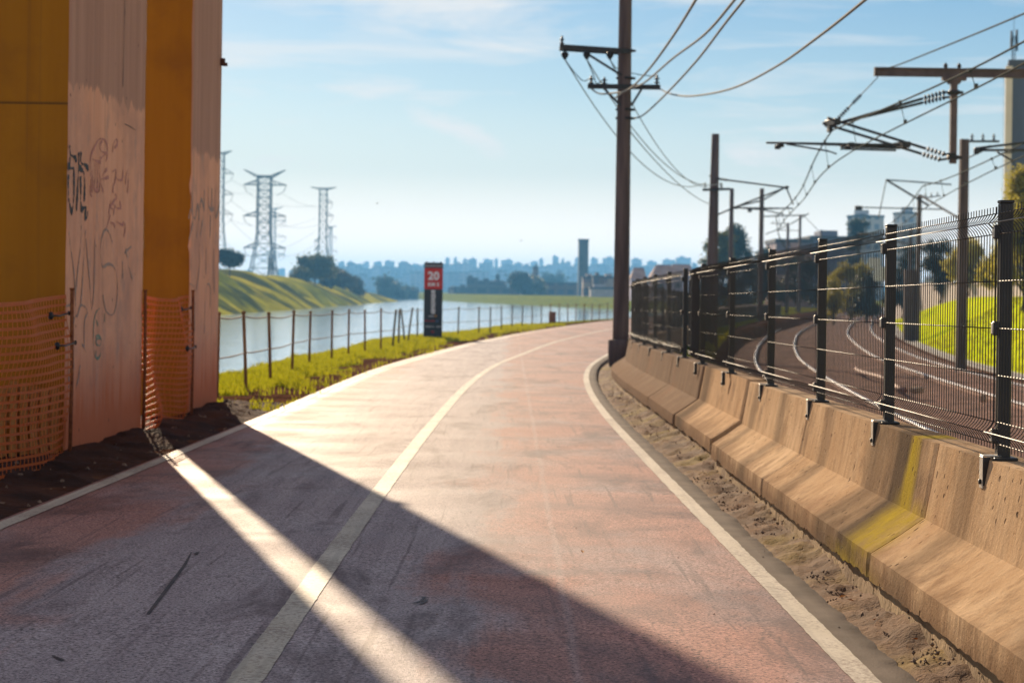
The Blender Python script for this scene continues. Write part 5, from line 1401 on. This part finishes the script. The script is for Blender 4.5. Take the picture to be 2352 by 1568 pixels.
# ------------------------------------------------------------ across the water
FG = 'low buildings on the bank across the water'
fdk = facade('dark_shed_facade', (.10, .085, .085), (.035, .035, .045), 5.5, 4.0); fbr = facade('brown_brick_facade', (.16, .09, .07), (.05, .04, .05), 4, 3.6); ftan = facade('tan_facade', (.48, .33, .24), (.15, .10, .09), 5, 4)
fslate = facade('slate_tower_facade', (.085, .085, .10), (.05, .052, .065), 2.6, 3.3)
for (x0_, x1_, yt, d, mt, nm, lab) in [
    (1030, 1050, 664, 960, ftan, 'low_building', 'small pale house at the left end of the far bank row'), (1046, 1073, 661, 950, fdk, 'low_building', 'low dark house with a reddish end on the far bank'),
    (1073, 1098, 640, 930, fdk, 'low_building', 'dark square block beside the long low shed'), (1076, 1170, 663, 880, fdk, 'warehouse', 'long low dark warehouse close to the far water edge'),
    (1098, 1134, 647, 925, fdk, 'low_building', 'dark building with a flat cream edged roof behind the warehouse'),
    (1224, 1236, 615, 900, fbr, 'brick_tower', 'small reddish brick tower standing above the long shed'), (1170, 1345, 651, 820, fbr, 'warehouse', 'very long brown shed with rows of openings across the water'),
    (1338, 1362, 640, 640, ftan, 'low_building', 'tan house at the foot of the tall slate tower'), (1361, 1384, 637, 630, fbr, 'low_building', 'brown house right of the tan one'), (1380, 1412, 640, 635, ftan, 'low_building', 'tan and brown house nearest the dark utility pole'),
    (1355, 1412, 664, 600, mpale, 'low_building', 'low white walled yard in front of the tan houses')]:
    pblock(nm, lab, 'building', x0_, x1_, yt, d, mt, FG, 12, nm != 'warehouse', 0, .2, int(x0_))
# roof turret of the domed hall
tr_ = at(1143, 640, 920); hall = thing('domed_hall', (tr_.x, 920, .2), 'dark hall with a pointed roof turret beside the broad tree across the water', 'building', FG)
m = MB(); m.box((tr_.x, 920, 2.7), (8, 8, 5.2)); m.build('walls', fdk, hall)
m = MB(); m.lathe((tr_.x, 920, 5.2), [(5.2, 0), (3.4, 1.2), (1.2, 1.8), (.8, 2.2)], 10); m.build('roof', mroofd, hall)
m = MB(); m.lathe((tr_.x, 920, 7), [(.9, 0), (.9, 1.5), (1.2, 1.6), (.3, 2.8), (0, 3.6)], 8); m.build('turret', mroofd, hall)
pblock('tower_block', 'lone tall dark slate tower rising above the skyline', 'tower block', 1329, 1351, 553, 780, fslate, None, 9, False, 0, .2, 77)
# houses right of the pole
for (x0_, x1_, yt, d, lab) in [(1447, 1482, 624, 420, 'cream house with a small dark roof window right of the dark pole'), (1494, 1545, 618, 400, 'house with a big pale pitched roof above the fence top'), (1530, 1590, 616, 430, 'house with a purple-grey gable behind the jog of the fence')]:
    a, c_ = at(x0_, yt, d), at(x1_, yt, d); cx = (a.x + c_.x) / 2; w = c_.x - a.x; z1 = a.z
    r_ = thing('house', (cx, d, 0), lab, 'house', 'houses above the fence right of the pole')
    m = MB(); m.box((cx, d, (z1 - 1.4) / 2), (w, 8, z1 - 1.4)); m.build('walls', simple('house_wall', (.34, .27, .30), (.42, .33, .36), .4, .85, 0), r_)
    m = MB(); m.add([(cx - w * .55, d - 4.5, z1 - 1.6), (cx + w * .55, d - 4.5, z1 - 1.6), (cx + w * .55, d + 4.5, z1 - 1.6), (cx - w * .55, d + 4.5, z1 - 1.6), (cx - w * .25, d, z1 + .9), (cx + w * .4, d, z1 + .9)], [(0, 1, 5, 4), (2, 3, 4, 5), (1, 2, 5), (3, 0, 4)]); m.build('roof', mtile, r_)
    m = MB(); m.box((cx - w * .1, d - 4.05, (z1 - 1.4) * .6), (1.1, .12, 1.1)); m.build('window', mglass, r_)

# ------------------------------------------------------------ lattice pylons
mpyl = simple('galvanised_lattice', (.022, .034, .03), (.04, .052, .048), 2, .8, 0, spec=.1)
PG = 'lattice pylons beyond the far bank'
def pylon(label, px, pbase, ptop, d, wb, wt, arms, s_=.16, fork=False):
    t_ = at(px, ptop, d); x = t_.x; z0 = at(px, pbase, d).z - 2; H = t_.z - z0
    root = thing('lattice_pylon', (x, d, z0), label, 'pylon', PG)
    wa = lambda t: (wb + (wt - wb) * min(1, t / .42)) / 2 if wt < wb else wb / 2
    m = MB(); lv = [0]
    while lv[-1] < 1: lv.append(lv[-1] + max(.05, .13 * (1 - lv[-1] * .6)))
    lv[-1] = 1
    for sx_ in (-1, 1):
        for sy_ in (-1, 1): m.tube([(x + sx_ * wa(t), d + sy_ * wa(t), z0 + H * t) for t in lv], s_, 4)
    m.build('leg_frame', mpyl, root)
    m = MB()
    for a, b_ in zip(lv, lv[1:]):
        for sy_ in (-1, 1):
            y_ = sy_
            m.tube([(x - wa(a), d + y_ * wa(a), z0 + H * a), (x + wa(b_), d + y_ * wa(b_), z0 + H * b_)], s_ * .32, 3); m.tube([(x + wa(a), d + y_ * wa(a), z0 + H * a), (x - wa(b_), d + y_ * wa(b_), z0 + H * b_)], s_ * .32, 3)
            m.tube([(x - wa(b_), d + y_ * wa(b_), z0 + H * b_), (x + wa(b_), d + y_ * wa(b_), z0 + H * b_)], s_ * .45, 3)
        for sx_ in (-1, 1):
            m.tube([(x + sx_ * wa(a), d - wa(a), z0 + H * a), (x + sx_ * wa(b_), d + wa(b_), z0 + H * b_)], s_ * .3, 3)
    m.build('bracing', mpyl, root)
    for (t, l0, l1, up_) in arms:
        z = z0 + H * t; w = wa(t)
        for dx in (l0, l1):
            if not dx: continue
            m = MB()
            sg_ = 1 if dx > 0 else -1; e = Vector((x + dx, d, z + up_))
            for sy_ in (-1, 1):
                m.tube([(x + sg_ * w, d + sy_ * w, z), e], s_ * .7, 3); m.tube([(x + sg_ * w, d + sy_ * w, z + (H * .045 if not up_ else -H * .02)), e], s_ * .6, 3)
            for k in (1, 2): 
                u = k / 3; m.tube([Vector((x + sg_ * w, d, z)).lerp(e, u), Vector((x + sg_ * w, d, z + (H * .045 if not up_ else -H * .02))).lerp(e, max(0, u - .2))], s_ * .4, 3)
            if not up_:
                m.tube([e, e + Vector((-sg_ * .8, 0, -2.2))], s_ * .5, 3); m.tube([e + Vector((-sg_ * .8, 0, -2.2)), e + Vector((-sg_ * 3.2, 0, -3.6))], s_ * .35, 3)
            m.build('cross_arm', mpyl, root)
    return x, d, z0, H
K = lambda d: d / F_
d = 700; k = K(d)
py1 = pylon('big lattice pylon with three pairs of arms left of the sky gap', 608, 634, 404, d, 66 * k, 30 * k, [(1.0, -48 * k, 48 * k, 14 * k), (.915, -48 * k, 50 * k, 0), (.62, -48 * k, 50 * k, 0), (.32, -46 * k, 50 * k, 0)], .27)
d = 780; k = K(d)
py2 = pylon('slimmer lattice pylon with a flat top bar above the olive tree', 743, 632, 432, d, 34 * k, 17 * k, [(1.0, -30 * k, 30 * k, 2 * k), (.84, 0, 22 * k, 0), (.70, 0, 24 * k, 0), (.56, 0, 22 * k, 0), (.42, -20 * k, 0, 0), (.33, -20 * k, 0, 0), (.22, -20 * k, 14 * k, 0)], .17)
d = 640; k = K(d)
py3 = pylon('lattice pylon half hidden by the right edge of the bridge column', 507, 620, 350, d, 40 * k, 16 * k, [(1.0, -22 * k, 26 * k, 4 * k), (.83, -26 * k, 30 * k, 0), (.66, -26 * k, 30 * k, 0), (.50, -26 * k, 30 * k, 0)], .16)
d = 1150; k = K(d)
pylon('faint distant pylon just right of the big lattice pylon', 628, 634, 478, d, 22 * k, 10 * k, [(1.0, -20 * k, 22 * k, 3 * k), (.82, -30 * k, 30 * k, 0), (.6, -28 * k, 30 * k, 0), (.35, -26 * k, 28 * k, 0)], .2)
d = 1250; k = K(d)
pylon('faint distant pylon at the right of the slimmer one', 760, 640, 520, d, 10 * k, 6 * k, [(1.0, -10 * k, 14 * k, 2 * k), (.8, -12 * k, 14 * k, 0), (.55, -12 * k, 16 * k, 0)], .18)
d = 560; k = K(d)
pylon('small dark lattice mast at the foot of the big pylon', 622, 640, 592, d, 22 * k, 9 * k, [(1.0, -6 * k, 6 * k, 0)], .16)
LG = 'transmission lines between the pylons'
mline = simple('transmission_wire', (.16, .18, .18), (.22, .24, .24), 2, .6, 0)
for i, t in enumerate((.915, .62, .32)):
    for s_ in (-1, 1):
        a = Vector((py3[0] + s_ * 3.5, py3[1], py3[2] + py3[3] * (.83, .66, .50)[i] - 2)); c_ = Vector((py1[0] + s_ * 6.5, py1[1], py1[2] + py1[3] * t - 3)); 
        sagline('transmission_wire', a, c_, 1.6, .05, mline, 'hair-thin transmission wire between the half hidden pylon and the big pylon', LG, 'power cable')
        b_ = Vector((py2[0] + s_ * 3.0, py2[1], py2[2] + py2[3] * (.84, .70, .56)[i] - 1))
        sagline('transmission_wire', c_, b_, 2.2, .05, mline, 'hair-thin transmission wire between the big pylon and the slimmer pylon', LG, 'power cable')

# ------------------------------------------------------------ skyline
SKF = [facade('skyline_facade', w_, g_, 5, 3.2, vary=.5) for w_, g_ in (((.55, .56, .60), (.22, .25, .30)), ((.68, .66, .66), (.25, .27, .32)), ((.42, .45, .50), (.18, .21, .26)), ((.60, .54, .52), (.22, .23, .27)))]
SG = 'apartment towers on the hazy skyline'
SL = 'hazy blue apartment tower in the distant city skyline'
SKY1 = [(745, 755, 604), (757, 766, 608), (777, 791, 603), (797, 813, 603), (824, 835, 608), (835, 848, 603), (859, 877, 603), (884, 906, 601), (919, 928, 602), (935, 941, 611), (946, 963, 608),
        (1023, 1033, 594), (1042, 1050, 594), (1063, 1073, 597), (1075, 1095, 596), (1111, 1133, 598), (1136, 1144, 596), (1151, 1178, 599), (1180, 1199, 605), (1200, 1216, 609), (1218, 1236, 603), (1238, 1248, 596), (1269, 1283, 591), (1289, 1296, 597), (1296, 1311, 604), (1320, 1329, 594), (1357, 1373, 595), (1384, 1411, 594), (1367, 1409, 609),
        (1450, 1474, 597), (1486, 1508, 602), (1522, 1550, 598), (1553, 1586, 593), (560, 580, 622), (640, 655, 618), (665, 690, 622), (693, 712, 620), (1590, 1600, 606)]
for i, (a, c_, t) in enumerate(SKY1):
    d = 2500 + (i * 397) % 500
    pblock('apartment_tower', SL, 'apartment tower', a, c_, t, d, SKF[i % 4], SG, None, True, 0, None, i)
rng = random.Random(77)
x = 700
while x < 1600:
    w = rng.uniform(14, 30); t = rng.uniform(604, 618)
    if not (1400 < x < 1440): pblock('apartment_tower', SL, 'apartment tower', x, x + w, t, rng.uniform(2150, 2450), SKF[rng.randrange(4)], SG, None, rng.random() < .6, 0, None, int(x))
    x += w * rng.uniform(.6, .95)
x = 720
while x < 1420:
    w = rng.uniform(14, 30); t = rng.uniform(622, 644)
    pblock('apartment_tower', SL, 'apartment tower', x, x + w, t, rng.uniform(1750, 2050), SKF[rng.randrange(4)], SG, None, rng.random() < .5, 0, None, int(x) + 5)
    x += w * rng.uniform(.8, 1.2)

# ------------------------------------------------------------ birds
mbird = simple('dark_bird', (.03, .03, .03), (.05, .05, .05), 9, .8, 0)
for (px, py, lab) in ((866, 467, 'tiny dark bird flying in the empty sky left of the pole'), (1197, 552, 'tiny faint bird flying low above the skyline')):
    p = at(px, py, 160); m = MB()
    m.lathe(p + Vector((0, -.17, 0)), [(0, 0), (.04, .06), (.055, .16), (.03, .28), (.05, .36), (0, .37)], 8, 0, (0, 1, 0))
    for s_ in (-1, 1): m.add([p + Vector((s_ * .03, .06, .01)), p + Vector((s_ * .22, .1, .08)), p + Vector((s_ * .40, -.02, .05)), p + Vector((s_ * .2, -.05, .07)), p + Vector((s_ * .03, -.08, .01))], [(0, 1, 2, 3, 4)])
    tag(m.build('bird', mbird), lab, 'bird', 'birds in the sky')

# ------------------------------------------------------------ grass, stones, leaves
mgr = leafmat('grass_blades', (.24, .28, .010), (.40, .40, .014), (.55, .50, .025), 1.2, .5)
rng = random.Random(21); m = MB(); vs = []; fs = []
def blades(x, y, z, n, hmax, w):
    for _ in range(n):
        a = rng.uniform(0, 6.28); h = hmax * rng.uniform(.4, 1.0); l = rng.uniform(0, .6) * h
        bx0 = x + rng.gauss(0, .05); by0 = y + rng.gauss(0, .05); dx, dy = math.cos(a), math.sin(a)
        i = len(vs)
        vs.extend([(bx0 - dy * w, by0 + dx * w, z - .02), (bx0 + dy * w, by0 - dx * w, z - .02), (bx0 + dx * l * .4 + dy * w * .6, by0 + dy * l * .4 - dx * w * .6, z + h * .6), (bx0 + dx * l, by0 + dy * l, z + h), (bx0 + dx * l * .4 - dy * w * .6, by0 + dy * l * .4 + dx * w * .6, z + h * .6)])
        fs.append((i, i + 1, i + 2, i + 3, i + 4))
cnt = 0
while cnt < 9000:
    y = 24.5 + 90 * rng.random() ** 1.7
    l = float(pathL(y)); c0 = float(crestX(y)) - 1.1
    x = rng.uniform(c0, l - .02)
    e = l - x
    nz = float(vnoise(x, y, 1.1))
    if e < .95 + .55 * nz and rng.random() < .94: continue
    if float(vnoise(x, y, .75, 3)) > .4 and e < 1.6: continue
    blades(x, y, float(height(x, y)), 6 if y < 60 else 4, .10 + .05 * rng.random() if y < 60 else .16, .006 + y * .00016)
    cnt += 1
for _ in range(5000):                     # strip left of the tracks and the edge of the field
    y = rng.uniform(30, 110)
    if rng.random() < .6: o_ = rng.uniform(-3.9, -2.3)
    else: o_ = TD + rng.uniform(3.0, 9.0)
    x, yy = trk(y, o_)
    if x < float(fenceX(min(yy, 118))) + .4: continue
    blades(x, yy, float(height(x, yy)), 5, .2, .006 + y * .00016)
m.add(vs, fs); tag(m.build('grass', mgr), kind='stuff')
# grit and pebbles in the gutter and along the dirt bank
mstone = simple('gutter_grit', (.08, .05, .035), (.30, .20, .13), 12, .9, .4, 60, .004)
m = MB(); rng = random.Random(3)
def pebble(p, r):
    q = Matrix.Rotation(rng.uniform(0, 6), 3, 'Z') @ Matrix.Rotation(rng.uniform(0, 6), 3, 'X')
    vv = [(1, 0, 0), (-.8, .2, .1), (0, 1, 0), (.1, -.9, 0), (0, .1, .8), (0, 0, -.7)]
    vv = [q @ (Vector(a) * r * rng.uniform(.7, 1.2)) + p for a in vv]
    m.add(vv, [(0, 2, 4), (2, 1, 4), (1, 3, 4), (3, 0, 4), (2, 0, 5), (1, 2, 5), (3, 1, 5), (0, 3, 5)])
for _ in range(900):
    y = 5.5 + 30 * rng.random() ** 1.6; t = rng.uniform(.15, 1) ; l = float(pathR(y)) + ASPH; r_ = float(fenceX(y)) - .36; x = l + (r_ - l) * t
    if float(vnoise(x, y, 2.0, 6)) < .05 and rng.random() < .85: continue
    pebble(Vector((x, y, gz(y) - .035 * (1 - t) ** .6 + .05 * t * t + gut_h(x, y) + .004)), rng.uniform(.004, .013) * (1 + (rng.random() < .04)))
for _ in range(160):
    y = rng.uniform(10, 27); x = float(pathL(y)) - rng.uniform(.02, 1.0); pebble(Vector((x, y, mound(x, y))), rng.uniform(.008, .03))
for _ in range(160):
    y = 7 + 25 * rng.random() ** 1.5; x = rng.uniform(-2.8, 1.5); pebble(Vector((x, y, gz(y) + LIFT)), rng.uniform(.003, .007))
tag(m.build('gravel', mstone), kind='stuff')
mleaf = simple('dry_orange_leaf', (.45, .13, .02), (.55, .22, .03), 9, .7, 0)
m = MB()
for px, py, d in ((3370/1.7415, 2392/1.7415, 8.0), (3402/1.7415, 2406/1.7415, 8.0), (3495/1.7415, 2484/1.7415, 7.6), (3660/1.7415, 2562/1.7415, 7.3), (2330/1.7415, 2211/1.7415, 9.3)):
    q = at(px, py, d); k = (gz(8) + .015 - EYE) / (q.z - EYE); q = at(px, py, d * k) + Vector((0, 0, .008)); a = rng.uniform(0, 6)
    u = Vector((math.cos(a), math.sin(a), .25)) * .022; w = Vector((-math.sin(a), math.cos(a), .1)) * .011
    m.add([q - u, q + w + Vector((0, 0, .006)), q + u, q - w + Vector((0, 0, .004))], [(0, 1, 2), (0, 2, 3)])
tag(m.build('fallen_leaves', mleaf), kind='stuff')

# ------------------------------------------------------------ haze
mh = bpy.data.materials.new('haze_air'); mh.use_nodes = True; nt = mh.node_tree
nt.nodes.remove(nt.nodes['Principled BSDF'])
pv = nd(nt, 'ShaderNodeVolumePrincipled'); pv.inputs['Color'].default_value = (.17, .52, 1.0, 1); pv.inputs['Density'].default_value = .00033; pv.inputs['Anisotropy'].default_value = .3
nt.links.new(pv.outputs[0], nt.nodes['Material Output'].inputs['Volume'])
m = MB(); m.box((0, 1900, 29), (5200, 4000, 66)); tag(m.build('haze', mh), kind='stuff')
